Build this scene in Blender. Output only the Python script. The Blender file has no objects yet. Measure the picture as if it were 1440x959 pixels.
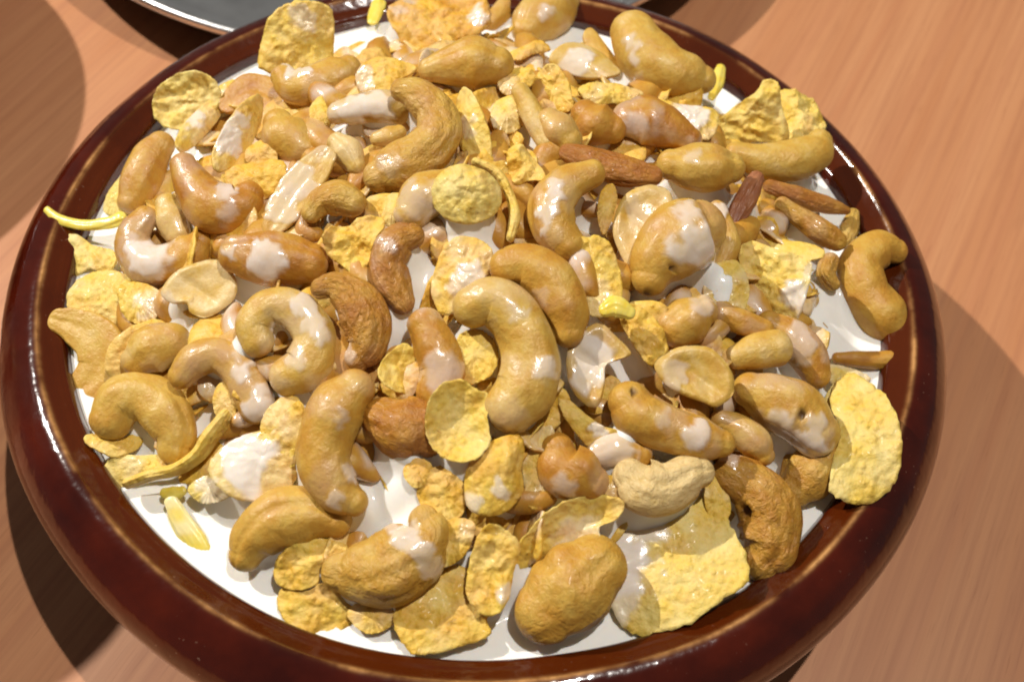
import bpy, bmesh, math, random
from mathutils import Vector, Matrix, noise
scene = bpy.context.scene
C = scene.collection
# ------------------------------------------------------------------ camera
cam_d = bpy.data.cameras.new('camera'); cam = bpy.data.objects.new('camera', cam_d); C.objects.link(cam)
cam_d.sensor_width = 36.0; cam_d.angle = math.radians(45.0); cam_d.clip_start = .01; cam_d.clip_end = 20
cam.matrix_world = Matrix(((0.995829, -0.091244, -0.0, 0.009462), (0.073824, 0.805715, -0.587684, -0.210123), (0.053622, 0.585233, 0.80909, 0.255929), (0.0, 0.0, 0.0, 1.0)))
cam_d.dof.use_dof = True; cam_d.dof.focus_distance = 0.3043; cam_d.dof.aperture_fstop = 16.0
scene.camera = cam
# ------------------------------------------------------------------ light
world = bpy.data.worlds.new('World'); scene.world = world; world.use_nodes = True
bg = world.node_tree.nodes['Background']; bg.inputs[0].default_value = (1.0, .93, .86, 1); bg.inputs[1].default_value = .095
def lamp(name, loc, target, power, col, rad):
    d = bpy.data.lights.new(name, 'SPOT'); d.energy = power; d.color = col; d.shadow_soft_size = rad
    d.spot_size = math.radians(50); d.spot_blend = .6
    o = bpy.data.objects.new(name, d); C.objects.link(o); o.location = loc
    o.rotation_euler = (Vector(target) - Vector(loc)).to_track_quat('-Z', 'Y').to_euler()
    return o
lamp('ceiling_spot_lamp', (-1.18, .50, 1.26), (0, 0, 0), 136, (1.0, .95, .87), .014)
lamp('ceiling_spot_lamp', (.24, -.04, 1.43), (0, 0, -.05), 56, (1.0, .95, .88), .010)
vs = scene.view_settings
vs.view_transform = 'Standard'; vs.look = 'None'; vs.gamma = 1; vs.exposure = -.04; vs.use_curve_mapping = False
scene.cycles.filter_width = 1.9
TABLE_Z = -.068
# ------------------------------------------------------------------ helpers
def link(name, me, parent=None, loc=(0, 0, 0), **props):
    o = bpy.data.objects.new(name, me); C.objects.link(o); o.location = loc
    if parent: o.parent = parent
    for k, v in props.items():
        if v is not None: o[k] = v
    return o
def mesh(name, verts, faces, mat, attrs=None, uv=None, smooth=True):
    me = bpy.data.meshes.new(name); me.from_pydata(verts, [], faces); me.update()
    if mat: me.materials.append(mat)
    if smooth: me.polygons.foreach_set('use_smooth', [True] * len(me.polygons))
    for k, vals in (attrs or {}).items():
        a = me.attributes.new(k, 'FLOAT', 'POINT'); a.data.foreach_set('value', vals)
    if uv:
        l = me.uv_layers.new(name='UVMap'); buf = []
        for lp in me.loops: buf += uv[lp.vertex_index]
        l.data.foreach_set('uv', buf)
    return me
def sstep(a, b, x):
    t = max(0., min(1., (x - a) / (b - a))); return t * t * (3 - 2 * t)
class G:                                     # tiny node-graph writer
    def __init__(s, name):
        s.m = bpy.data.materials.new(name); s.m.use_nodes = True; s.t = s.m.node_tree; s.b = s.t.nodes['Principled BSDF']
    def n(s, kind, ins=None, **at):
        nd = s.t.nodes.new(kind)
        for k, v in at.items(): setattr(nd, k, v)
        for k, v in (ins or {}).items():
            if isinstance(v, bpy.types.NodeSocket): s.t.links.new(v, nd.inputs[k])
            else: nd.inputs[k].default_value = v
        return nd
    def set(s, **k):
        for a, v in k.items():
            a = a.replace('_', ' ')
            if isinstance(v, bpy.types.NodeSocket): s.t.links.new(v, s.b.inputs[a])
            else: s.b.inputs[a].default_value = v
    def math(s, op, a, b=0., clamp=False): return s.n('ShaderNodeMath', {0: a, 1: b}, operation=op, use_clamp=clamp).outputs[0]
    def mix(s, f, a, b, blend='MIX'):
        nd = s.n('ShaderNodeMix', data_type='RGBA', blend_type=blend)
        for i, v in ((0, f), (6, a), (7, b)):
            if isinstance(v, bpy.types.NodeSocket): s.t.links.new(v, nd.inputs[i])
            else: nd.inputs[i].default_value = v if i == 0 else (tuple(v) + (1,) if len(v) == 3 else v)
        return nd.outputs[2]
    def attr(s, name, obj=False):
        nd = s.n('ShaderNodeAttribute', attribute_name=name, attribute_type='OBJECT' if obj else 'GEOMETRY'); return nd.outputs['Fac']
    def noise(s, vec, scale, detail=3., rough=.55, dist=0.): return s.n('ShaderNodeTexNoise', {'Vector': vec, 'Scale': scale, 'Detail': detail, 'Roughness': rough, 'Distortion': dist}).outputs['Fac']
    def ramp(s, f, stops, interp='LINEAR'):
        nd = s.n('ShaderNodeValToRGB', {0: f}); r = nd.color_ramp; r.interpolation = interp
        while len(r.elements) < len(stops): r.elements.new(.5)
        for e, (p, c) in zip(r.elements, stops): e.position = p; e.color = tuple(c) + (1,)
        return nd.outputs[0]
    def map(s, f, a, b, c, d): return s.n('ShaderNodeMapRange', {0: f, 1: a, 2: b, 3: c, 4: d}).outputs[0]
    def bump(s, h, strength, dist, prev=None):
        ins = {'Height': h, 'Strength': strength, 'Distance': dist}
        if prev: ins['Normal'] = prev
        return s.n('ShaderNodeBump', ins).outputs[0]
    def obj(s): return s.n('ShaderNodeTexCoord').outputs['Object']
    def uv(s): return s.n('ShaderNodeTexCoord').outputs['UV']
MILK = (.84, .765, .70)
def mat_nut():
    g = G('cashew_skin'); o = g.obj(); rnd = g.n('ShaderNodeObjectInfo').outputs['Random']
    ofs = g.n('ShaderNodeVectorMath', {0: o, 1: g.n('ShaderNodeCombineXYZ', {0: rnd, 1: rnd}).outputs[0]}, operation='ADD').outputs[0]
    n1 = g.noise(ofs, 170, 4, .6); n2 = g.noise(ofs, 900, 3, .6)
    tone = g.math('ADD', g.attr('tone', True), g.map(n1, .3, .7, -.22, .22))
    col = g.ramp(tone, [(0, (.68, .50, .22)), (.25, (.60, .385, .075)), (.5, (.53, .285, .038)), (.75, (.455, .198, .020)), (1, (.35, .118, .012))])
    col = g.mix(g.map(n2, .45, .75, .0, .28), col, (.42, .20, .035), 'MIX')
    u = g.n('ShaderNodeMapping', {'Vector': g.uv(), 'Scale': (5, 13, 1)}).outputs[0]
    w = g.noise(u, 1.6, 4, .6, .6)
    col = g.mix(g.map(w, .55, .75, 0, .20), col, (.36, .16, .035))
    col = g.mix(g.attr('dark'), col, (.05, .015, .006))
    mk = g.attr('milk'); col = g.mix(g.math('MULTIPLY', g.map(mk, .05, 1., 0, .92), g.map(n1, .3, .65, .55, 1.)), col, MILK)
    g.set(Base_Color=col, Roughness=g.math('ADD', g.map(mk, .06, .4, .46, .16), g.map(n2, .3, .7, -.06, .06)), Subsurface_Weight=.12, Subsurface_Radius=(1., .6, .3), Subsurface_Scale=.0016)
    g.set(Coat_Weight=g.map(mk, .10, .38, .02, .7)); g.b.inputs['Coat Roughness'].default_value = .10
    k = g.math('SUBTRACT', 1., mk, True)
    b1 = g.bump(w, g.math('MULTIPLY', k, g.math('MULTIPLY', g.attr('wrinkle', True), .30)), .0024)
    b2 = g.bump(n2, g.map(k, 0, 1, .05, .36), .0005, b1)
    g.set(Normal=b2); return g.m
def mat_flake():
    g = G('toasted_corn_flake'); o = g.obj(); rnd = g.n('ShaderNodeObjectInfo').outputs['Random']
    ofs = g.n('ShaderNodeVectorMath', {0: o, 1: g.n('ShaderNodeCombineXYZ', {0: rnd, 1: rnd}).outputs[0]}, operation='ADD').outputs[0]
    n1 = g.noise(ofs, 140, 4, .6); n2 = g.noise(ofs, 800, 4, .65)
    v = g.n('ShaderNodeTexVoronoi', {'Vector': ofs, 'Scale': 600.}, feature='SMOOTH_F1').outputs['Distance']
    tone = g.math('ADD', g.attr('tone', True), g.map(n1, .3, .7, -.25, .25))
    col = g.ramp(tone, [(0, (.74, .58, .17)), (.3, (.76, .52, .08)), (.6, (.72, .41, .038)), (1, (.58, .25, .022))])
    col = g.mix(g.map(n2, .52, .75, 0, .35), col, (.56, .30, .035)); col = g.mix(g.map(g.noise(ofs, 95, 3, .6), .58, .70, 0, .45), col, (.58, .27, .03))
    col = g.mix(g.map(v, .45, .8, 0, .25), col, (.80, .62, .22))
    mk = g.attr('milk'); col = g.mix(mk, col, MILK)
    g.set(Base_Color=col, Roughness=g.map(mk, .08, .45, .52, .18), Subsurface_Weight=.15, Subsurface_Radius=(1., .6, .2), Subsurface_Scale=.0012)
    g.set(Coat_Weight=g.map(mk, .10, .4, .03, .6)); g.b.inputs['Coat Roughness'].default_value = .12
    k = g.math('SUBTRACT', 1., mk, True)
    patch = g.map(n1, .35, .60, .35, 1.)
    b1 = g.bump(v, g.math('MULTIPLY', g.math('MULTIPLY', k, patch), .85), -.0011)
    b2 = g.bump(n2, g.math('MULTIPLY', k, .75), .0006, b1)
    g.set(Normal=b2); return g.m
def mat_milk():
    g = G('milk'); n = g.noise(g.obj(), 90, 2, .5); n2 = g.noise(g.obj(), 600, 2, .5)
    g.set(Base_Color=(.94, .92, .87, 1), Roughness=.16, Subsurface_Weight=.35, Subsurface_Radius=(1., .8, .6), Subsurface_Scale=.002, Normal=g.bump(n2, .08, .0005, g.bump(n, .25, .0012)))
    return g.m
def mat_fruit():
    g = G('yellow_fruit'); o = g.obj(); n = g.noise(o, 350, 3, .6)
    col = g.mix(g.map(n, .3, .7, 0, 1), (.80, .58, .05), (.78, .66, .16)); col = g.mix(g.attr('milk'), col, (.88, .84, .66))
    g.set(Base_Color=col, Roughness=.3, Subsurface_Weight=.25, Subsurface_Radius=(1., .7, .1), Subsurface_Scale=.002, Normal=g.bump(n, .3, .0006)); return g.m
def mat_dried():
    g = G('dried_fruit'); o = g.obj(); n = g.noise(o, 300, 4, .6)
    col = g.mix(g.map(n, .3, .7, 0, 1), (.27, .08, .03), (.42, .165, .06)); col = g.mix(g.attr('milk'), col, MILK)
    u = g.n('ShaderNodeMapping', {'Vector': g.uv(), 'Scale': (2, 22, 1)}).outputs[0]; w = g.noise(u, 1.6, 4, .6, .6)
    g.set(Base_Color=col, Roughness=.34, Normal=g.bump(n, .4, .0008, g.bump(w, .4, .002))); return g.m
def mat_glaze():
    g = G('brown_glaze'); o = g.obj(); n1 = g.noise(o, 38, 4, .6); n2 = g.noise(o, 260, 3, .6); n3 = g.noise(o, 900, 2, .5)
    col = g.mix(g.map(n1, .35, .7, 0, 1), (.030, .0026, .0011), (.075, .0075, .0018))
    col = g.mix(g.math('MULTIPLY', g.attr('inner'), g.map(n1, .3, .7, .55, 1.)), col, (.075, .0135, .0017))
    e = g.math('MULTIPLY', g.attr('edge'), g.math('MULTIPLY', g.map(n1, .42, .60, .05, 1.), g.map(n2, .30, .60, .35, 1.)), True)
    col = g.mix(e, col, (.50, .25, .085))
    fl = g.map(n3, .70, .76, 0, .5)
    col = g.mix(g.math('MULTIPLY', fl, g.map(g.noise(o, 22, 2), .52, .62, 0, 1)), col, (.42, .26, .18))
    g.set(Base_Color=col, Roughness=g.map(e, 0, 1, .13, .30), Normal=g.bump(n2, .10, .0006, g.bump(n1, .22, .004)))
    g.b.inputs['Coat Weight'].default_value = .35; g.b.inputs['Coat Roughness'].default_value = .07; g.b.inputs['IOR'].default_value = 1.5
    return g.m
def mat_wood():
    g = G('pale_cherry_veneer'); o = g.obj()
    r = g.n('ShaderNodeMapping', {'Vector': o, 'Rotation': (0, 0, math.radians(23))}).outputs[0]
    lo = g.n('ShaderNodeMapping', {'Vector': r, 'Scale': (55, 2.2, 1)}).outputs[0]
    fi = g.n('ShaderNodeMapping', {'Vector': r, 'Scale': (420, 10, 1)}).outputs[0]
    a = g.noise(lo, 1.2, 4, .55, .7); b = g.noise(fi, 1., 3, .6)
    wv = g.n('ShaderNodeTexWave', {'Vector': g.n('ShaderNodeMapping', {'Vector': r, 'Scale': (9, .9, 1)}).outputs[0], 'Scale': 1.3, 'Distortion': 9., 'Detail': 2., 'Detail Scale': .8}, wave_type='BANDS', bands_direction='X').outputs['Fac']
    col = g.mix(g.map(a, .3, .7, 0, 1), (.475, .198, .086), (.56, .262, .122))
    col = g.mix(g.map(wv, .84, 1., 0, .24), col, (.45, .175, .085))
    col = g.mix(g.map(b, .42, .70, 0, .50), col, (.37, .145, .066)); po = g.noise(g.n('ShaderNodeMapping', {'Vector': r, 'Scale': (1500, 60, 1)}).outputs[0], 1., 2, .5); col = g.mix(g.map(po, .62, .72, 0, .35), col, (.30, .11, .045))
    g.set(Base_Color=col, Roughness=g.map(b, .3, .7, .42, .52), Normal=g.bump(b, .05, .0004)); return g.m
def mat_plain(name, col, rough, metal=0., nscale=120, amt=.25):
    g = G(name); n = g.noise(g.obj(), nscale, 4, .6)
    c2 = tuple(min(1, c * (1 + 2 * amt)) for c in col)
    g.set(Base_Color=g.mix(g.map(n, .3, .7, 0, 1), tuple(c * (1 - amt) for c in col), c2), Roughness=rough, Metallic=metal, Normal=g.bump(n, .08, .002)); return g.m
NUT, FLAKE, MILKM, FRUIT, DRIED, GLAZE, WOOD = mat_nut(), mat_flake(), mat_milk(), mat_fruit(), mat_dried(), mat_glaze(), mat_wood()
STEEL = mat_plain('bright_steel', (.78, .78, .79), .34, 1.); DARKPAN = mat_plain('dark_grey_enamel', (.34, .345, .35), .36, .85, 16, .3); DARKOUT = mat_plain('shade_brown_base', (.035, .012, .005), .3)  # last one: shade below the plate rim put into the base colour
# ------------------------------------------------------------------ table
def slab(name, w, d, t, mat):
    bm = bmesh.new(); bmesh.ops.create_cube(bm, size=1); bmesh.ops.scale(bm, vec=(w, d, t), verts=bm.verts)
    bmesh.ops.bevel(bm, geom=bm.edges[:], offset=.004, segments=2, affect='EDGES')
    me = bpy.data.meshes.new(name); bm.to_mesh(me); bm.free(); me.materials.append(mat); return me
link('table_top', slab('table_top', 1.5, 1.3, .03, WOOD), loc=(.05, .15, TABLE_Z - .015), kind='structure')
# ------------------------------------------------------------------ lathe things
def spline(pts, k):
    out = []
    for i in range(len(pts) - 1):
        p0, p1, p2, p3 = pts[max(i - 1, 0)], pts[i], pts[i + 1], pts[min(i + 2, len(pts) - 1)]
        for j in range(k):
            t = j / k
            out.append(tuple(.5 * (2 * b + (c - a) * t + (2 * a - 5 * b + 4 * c - d) * t * t + (3 * b - a - 3 * c + d) * t ** 3) for a, b, c, d in zip(p0, p1, p2, p3)))
    out.append(pts[-1]); return out
def lathe(name, prof, mat, seg=192, attrf=None, wob=0.):
    V, Fc, A = [], [], {}
    m = len(prof)
    for i, (r, z) in enumerate(prof):
        for j in range(seg):
            t = 2 * math.pi * j / seg; k = 1 + wob * noise.noise(Vector((2 * math.cos(t), 2 * math.sin(t), z * 20)))
            V.append((r * k * math.cos(t), r * k * math.sin(t), z + wob * .12 * noise.noise(Vector((3 * math.cos(t), 3 * math.sin(t), 7)))))
            if attrf:
                for kk, vv in attrf(r, z, i).items(): A.setdefault(kk, []).append(vv)
    for i in range(m - 1):
        for j in range(seg):
            a, b = i * seg + j, i * seg + (j + 1) % seg; Fc.append((a, b, b + seg, a + seg))
    return mesh(name, V, Fc, mat, A)
PROF_OUT = [(.061, -.0665), (.068, -.062), (.086, -.055), (.107, -.0415), (.1205, -.027), (.1264, -.0155), (.1262, -.0085), (.1222, -.003), (.1180, -.0006), (.1153, 0.), (.1143, -.0005), (.1120, -.0017), (.1104, -.0023), (.1089, -.0032), (.1079, -.0058), (.1066, -.0105), (.101, -.020), (.086, -.044), (.05, -.0575), (.0005, -.059)]
def glaze_attr(r, z, i):
    e = math.exp(-((r - .1150) / .0006) ** 2) if z > -.004 else 0.
    inn = sstep(.1085, .1100, r) if (r < .1150 and z > -.012) else 0.
    return {'edge': e, 'inner': inn}
def make_bowl(name, label, cat, group, loc, sc=1., zs=1.):
    root = link(name, None, loc=loc, label=label, category=cat, group=group); root.scale = (sc, sc, sc * zs)
    link('body', lathe('bowl_body', spline(PROF_OUT, 12), GLAZE, 256, glaze_attr, .006), root)
    link('foot', lathe('bowl_foot', spline([(.0005, -.0655), (.056, -.0655), (.058, -.0678), (.0625, -.0678), (.0655, -.066), (.067, -.0625)], 4), GLAZE, 128, lambda r, z, i: {'edge': 0., 'inner': 0.}, .0), root)
    return root
make_bowl('serving_bowl', 'large glossy reddish-brown ceramic bowl with a worn tan rim, full of nuts', 'bowl', None, (0, 0, 0))
def make_dish():
    root = link('serving_plate', None, loc=(-.0636, .287, 0), label='dark grey plate with a bright steel rim lying behind the bowl', category='plate')
    link('base', lathe('plate_base', spline([(.0005, -.0665), (.128, -.0665), (.140, -.064), (.152, -.054), (.158, -.0455), (.1575, -.045)], 5), DARKOUT, 128), root)
    link('inside', lathe('plate_inside', spline([(.1575, -.0448), (.151, -.0500), (.142, -.0570), (.128, -.0600), (.07, -.0605), (.0005, -.0605)], 5), DARKPAN, 128), root)
    link('rim', lathe('plate_rim', spline([(.1575, -.0460), (.1604, -.0448), (.1608, -.0430), (.1600, -.0418), (.1582, -.0418), (.1566, -.0432), (.1566, -.0455), (.1575, -.0460)], 4), STEEL, 160), root)
make_dish()
make_bowl('serving_bowl', 'brown bowl past the left edge whose round shadow falls on the table', 'bowl', None, (-.2985, .1156, TABLE_Z + .068 * .76 * 1.4), .76, 1.4)
def make_shading_tumbler():  # added unseen tumbler, put in to darken the table left of the bowl
    root = link('shading_tumbler', None, loc=(-.232, -.012, TABLE_Z), label='added unseen tumbler past the left edge shading the table beside the bowl', category='tumbler')
    link('body', lathe('shading_tumbler_body', spline([(.0005, .004), (.028, .004), (.0315, .001), (.034, .004), (.037, .06), (.0405, .120), (.0395, .1205), (.0360, .06), (.033, .008), (.0005, .007)], 4), STEEL, 64), root)
    link('rim', lathe('shading_tumbler_rim', spline([(.0405, .1195), (.0418, .1205), (.0416, .1218), (.0402, .1220), (.0394, .1208)], 3), STEEL, 64), root)
make_shading_tumbler()

# ------------------------------------------------------------------ nuts swept along a spine
def milk_at(v, V, blobs, film, sd):
    m = 0.
    nz = noise.fractal(Vector((v.x * .13 + sd, v.y * .13, v.z * .13)), 1., 2., 3)
    wv = v + 1.9 * noise.turbulence_vector(v * .30 + Vector((sd, 0, 0)), 2, False) if blobs else v
    for p, r, s in blobs:
        d = wv - Vector(p); d = d - V * d.dot(V)
        m = max(m, s * sstep(1.12, .70, d.length / (r * 1.12) + .62 * nz))
    return max(.94 * m, .78 * film * sstep(-.25, .5, nz))
def build_spine(it, idx):
    pts = it['p']; N = Vector(it['N']); V = Vector(it['V']); rnd = random.Random(idx * 7 + 3); sd = idx * 3.17
    sp = spline([tuple(p) for p in pts], 12)
    P = [Vector(q[:3]) for q in sp]; R = [q[3] for q in sp]
    T = [(P[min(i + 1, len(P) - 1)] - P[max(i - 1, 0)]).normalized() for i in range(len(P))]
    rings = []
    for sgn, i in ((-1, 0), (1, len(P) - 1)):                     # rounded ends
        cap = []
        for k in range(1, 8):
            a = k / 8 * math.pi / 2; cap.append((P[i] + T[i] * sgn * R[i] * .92 * math.sin(a), T[i], R[i] * math.cos(a)))
        cap.append((P[i] + T[i] * sgn * R[i] * .925, T[i], R[i] * .03))
        if sgn < 0: rings = cap[::-1] + [(P[j], T[j], R[j]) for j in range(len(P))]
        else: rings += cap
    ns = 40; Vv, A, D, UV = [], [], [], []; L = 0; tot = len(rings)
    seam = math.radians(it['seam'] if it['seam'] is not None else rnd.choice((20, 160, 200, -20)))
    dep = it['dep']; flat = it['flat']
    amp = .036 if it['name'].startswith('cashew') else .09
    for i, (c, t, r) in enumerate(rings):
        if i: L += (c - rings[i - 1][0]).length
        B = N.cross(t); B = B.normalized() if B.length > 1e-4 else Vector((1, 0, 0))
        for j in range(ns):
            a = 2 * math.pi * j / ns; ca, sa = math.cos(a), math.sin(a)
            q = c + B * (ca * r) + N * (sa * r * (dep if sa < 0 else dep * (1 - .78 * flat)))
            k = amp * r * noise.noise(Vector((q.x * .17 + sd, q.y * .17, q.z * .17))) * 1.6 + .35 * amp * r * it['wr'] * noise.noise(Vector((q.x * .45, q.y * .45 + sd, q.z * .45))) + .045 * r * it['wr'] * noise.noise(Vector((2.2 * ca + sd, 2.2 * sa, L * .10))) - .07 * r * it['wr'] * max(0, 1 - 5 * abs(noise.noise(Vector((1.6 * ca, 1.6 * sa + sd, L * .07)))))
            da = (a - seam + math.pi) % (2 * math.pi) - math.pi
            k -= r * .085 * math.exp(-(da / .13) ** 2) * (1 if not flat else .3) * (1.8 if it['seam'] is not None else 1)
            if flat > .6 and sa > 0: k += .10 * r * (math.exp(-((abs(ca) - .86) / .12) ** 2)) - .10 * r * math.exp(-(ca / .25) ** 2)
            dirv = (B * ca + N * sa * dep)
            dk = 0.
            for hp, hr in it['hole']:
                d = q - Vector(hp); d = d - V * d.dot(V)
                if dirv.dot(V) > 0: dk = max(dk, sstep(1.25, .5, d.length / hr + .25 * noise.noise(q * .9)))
            m = milk_at(q, V, it['milk'], it['film'], sd)
            if dirv.dot(V) < -.1: m *= .3
            k += .45 * m - dk * .22 * r
            q = q + dirv * k
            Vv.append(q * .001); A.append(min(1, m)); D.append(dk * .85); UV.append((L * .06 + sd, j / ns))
    Fc = []
    for i in range(tot - 1):
        for j in range(ns):
            x, y = i * ns + j, i * ns + (j + 1) % ns; Fc.append((x, y, y + ns, x + ns))
    Fc.append(tuple(range(ns))[::-1]); Fc.append(tuple(range((tot - 1) * ns, tot * ns)))
    mat = {'fruit_strip': FRUIT, 'dried_fruit_strip': DRIED, 'corn_flake': FLAKE}.get(it['name'], NUT)
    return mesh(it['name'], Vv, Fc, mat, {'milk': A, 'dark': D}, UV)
# ------------------------------------------------------------------ flakes, halves and milk pools grown from an outline
def outline_raw(pl, U, W, N, V, prof, dome, bump, fold, thick, jag, sd, milk, film, nr=16, ns=84):
    n = len(pl); loop = spline([tuple(p) for p in pl[-1:] + pl + pl[:2]], 10)[10:10 + 10 * n]
    cx = sum(p[0] for p in loop) / len(loop); cy = sum(p[1] for p in loop) / len(loop)
    edge = [loop[int(j * len(loop) / ns)] for j in range(ns)]
    size = sum(math.hypot(p[0] - cx, p[1] - cy) for p in edge) / ns
    Vv, A = [], []
    def point(j, q, side):
        ex, ey = edge[j][0] - cx, edge[j][1] - cy; rl = math.hypot(ex, ey)
        kj = 1 + (.22 * noise.noise(Vector((ex * .22 + sd, ey * .22, 4))) if prof == 'pool' else 0.) * sstep(.3, 1, q) + jag * (.028 * noise.noise(Vector((ex * .55 + sd, ey * .55, 3))) + .035 * noise.noise(Vector((ex * 1.5 + sd, ey * 1.5, 9)))) * sstep(.5, 1, q)
        x, y = cx + ex * q * kj, cy + ey * q * kj
        nz = noise.fractal(Vector((x * .34 + sd, y * .34, 0)), 1., 2., 3); n2 = noise.noise(Vector((x * .13 + sd, y * .13, 5)))
        fd = (1 - 2 * abs(noise.noise(Vector((x * .17 + sd, y * .17, 8))))) * fold
        if prof == 'half':
            if side > 0: h = .22 * dome * (sstep(.35, .86, q) - .75 * sstep(.86, 1, q)) * (1 + .5 * n2) - .10 * dome + bump * .5 * nz - .20 * dome * math.exp(-((ex * .6 + ey * .8) * q / (.16 * size)) ** 2) * (1 - q * q)
            else: h = -dome * math.sqrt(max(0, 1 - q * q)) - .05 * dome
        elif prof == 'pool':
            h = dome * max(0, 1 - q * q) ** .8 * (1 + .35 * n2) + bump * .25 * nz
            if side < 0: h = -thick * math.sqrt(max(0, 1 - q * q))
        else:
            cu = math.sin(sd * 5.3) * .16 * size; h = dome * (1 - q * q) + cu * ((ex * math.cos(sd) + ey * math.sin(sd)) ** 2 - (ex * math.sin(sd) - ey * math.cos(sd)) ** 2) / (size * size) * q * q + bump * (.75 * nz + .9 * n2) + fd * (.4 + .6 * q)
            if side < 0: h -= thick * (1 - .35 * q ** 6) * (1 + .2 * nz)
        v = U * x + W * y + N * h
        m = milk_at(v, V, milk, film, sd) if side > 0 else 0
        if prof != 'pool': v = v + N * (.28 * m)
        return v, min(1, m)
    for side in (1, -1):
        for i in range(nr + 1):
            for j in range(ns):
                q = (i / nr) if i else .001
                if prof == 'half' and side < 0 or prof == 'pool': q = math.sin(q * math.pi / 2)
                v, m = point(j, q, side); Vv.append(v * .001); A.append(m)
    Fc = []; K = (nr + 1) * ns
    for i in range(nr):
        for j in range(ns):
            a, b = i * ns + j, i * ns + (j + 1) % ns
            Fc.append((a, a + ns, b + ns, b)); Fc.append((K + a, K + b, K + b + ns, K + a + ns))
    for j in range(ns):
        a, b = nr * ns + j, nr * ns + (j + 1) % ns; Fc.append((a, K + a, K + b, b))
    return Vv, Fc, A
def build_outline(it, idx):
    N = Vector(it['N']); U = Vector(it['U']); W = N.cross(U); V = Vector(it['V'])
    Vv, Fc, A = outline_raw([tuple(p) for p in it['p']], U, W, N, V, it['prof'], it['dome'], it['bump'], it['fold'], it['thick'], it['jag'], idx * 2.71, it['milk'], it['film'])
    return mesh(it['name'], Vv, Fc, {'nut': NUT, 'flake': FLAKE, 'milk': MILKM}[it['dm']], {'milk': A, 'dark': [0.] * len(A)})
# packed soaked flakes under everything: nobody could count them
def packed():
    rnd = random.Random(11); Vv, Fc, A = [], [], []
    for k in range(420):
        a = rnd.random() * 6.283; r = .092 * math.sqrt(rnd.random()); x, y = r * math.cos(a), r * math.sin(a)
        h = -.008 + .036 * (1 - (r / .106) ** 2) + rnd.uniform(-.0075, .0012) - .0020 * sstep(.062, .092, r)
        N = Vector((rnd.gauss(0, .45) + x * 4, rnd.gauss(0, .45) + y * 4, 1)).normalized(); U = N.orthogonal().normalized(); W = N.cross(U)
        s = rnd.uniform(5, 10); pl = []
        for q in range(9):
            t = q * 6.283 / 9; rr = s * rnd.uniform(.8, 1.15); pl.append((rr * math.cos(t), rr * rnd.uniform(.75, 1.) * math.sin(t)))
        v, f, m = outline_raw(pl, U, W, N, N, 'flake', rnd.uniform(-2, 2), .7, rnd.choice((0, 1.)), .9, 1., k * 1.3, [], rnd.choice((.15, .3, .7)), 5, 26)
        o = Vector((x, y, h)); b = len(Vv); Vv += [p + o for p in v]; Fc += [tuple(b + i for i in q) for q in f]; A += m
    return mesh('packed_flakes', Vv, Fc, FLAKE, {'milk': A})
o = link('packed_flakes', packed(), label='soaked flakes and crumbs packed beneath the nuts', category='corn flakes', kind='stuff'); o['tone'] = .55
def packed_nuts():
    rnd = random.Random(5); Vv, Fc, A = [], [], []; nu, nv = 16, 12
    for k in range(190):
        a = rnd.random() * 6.283; r = .087 * math.sqrt(rnd.random()); x, y = r * math.cos(a), r * math.sin(a)
        h = -.008 + .036 * (1 - (r / .106) ** 2) + rnd.uniform(-.0050, .0005) - .0030 * sstep(.060, .088, r)
        ro = Matrix.Rotation(rnd.random() * 6.283, 3, 'Z') @ Matrix.Rotation(rnd.gauss(0, .4), 3, 'X'); l, w, bd = rnd.uniform(7, 11), rnd.uniform(3.8, 5.2), rnd.uniform(2, 5)
        fm = rnd.choice((.1, .3, .8)); b = len(Vv)
        for i in range(nv + 1):
            t = math.pi * i / nv
            for j in range(nu):
                p = 2 * math.pi * j / nu; cx = -math.cos(t) * l; v = Vector((cx, w * math.sin(t) * math.cos(p) + bd * (1 - (cx / l) ** 2), w * .85 * math.sin(t) * math.sin(p)))
                v *= 1 + .12 * noise.noise(v * .2 + Vector((k, 0, 0)))
                m = fm * sstep(-.2, .5, noise.noise(v * .2 + Vector((0, k, 0)))); A.append(m)
                Vv.append(ro @ v * .001 + Vector((x, y, h)))
        for i in range(nv):
            for j in range(nu):
                q0, q1 = b + i * nu + j, b + i * nu + (j + 1) % nu; Fc.append((q0, q1, q1 + nu, q0 + nu))
    return mesh('packed_nut_pieces', Vv, Fc, NUT, {'milk': A})
o = link('packed_nut_pieces', packed_nuts(), label='milky nut pieces packed beneath the visible nuts', category='nut pieces', kind='stuff'); o['tone'] = .6; o['wrinkle'] = 1.
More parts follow.
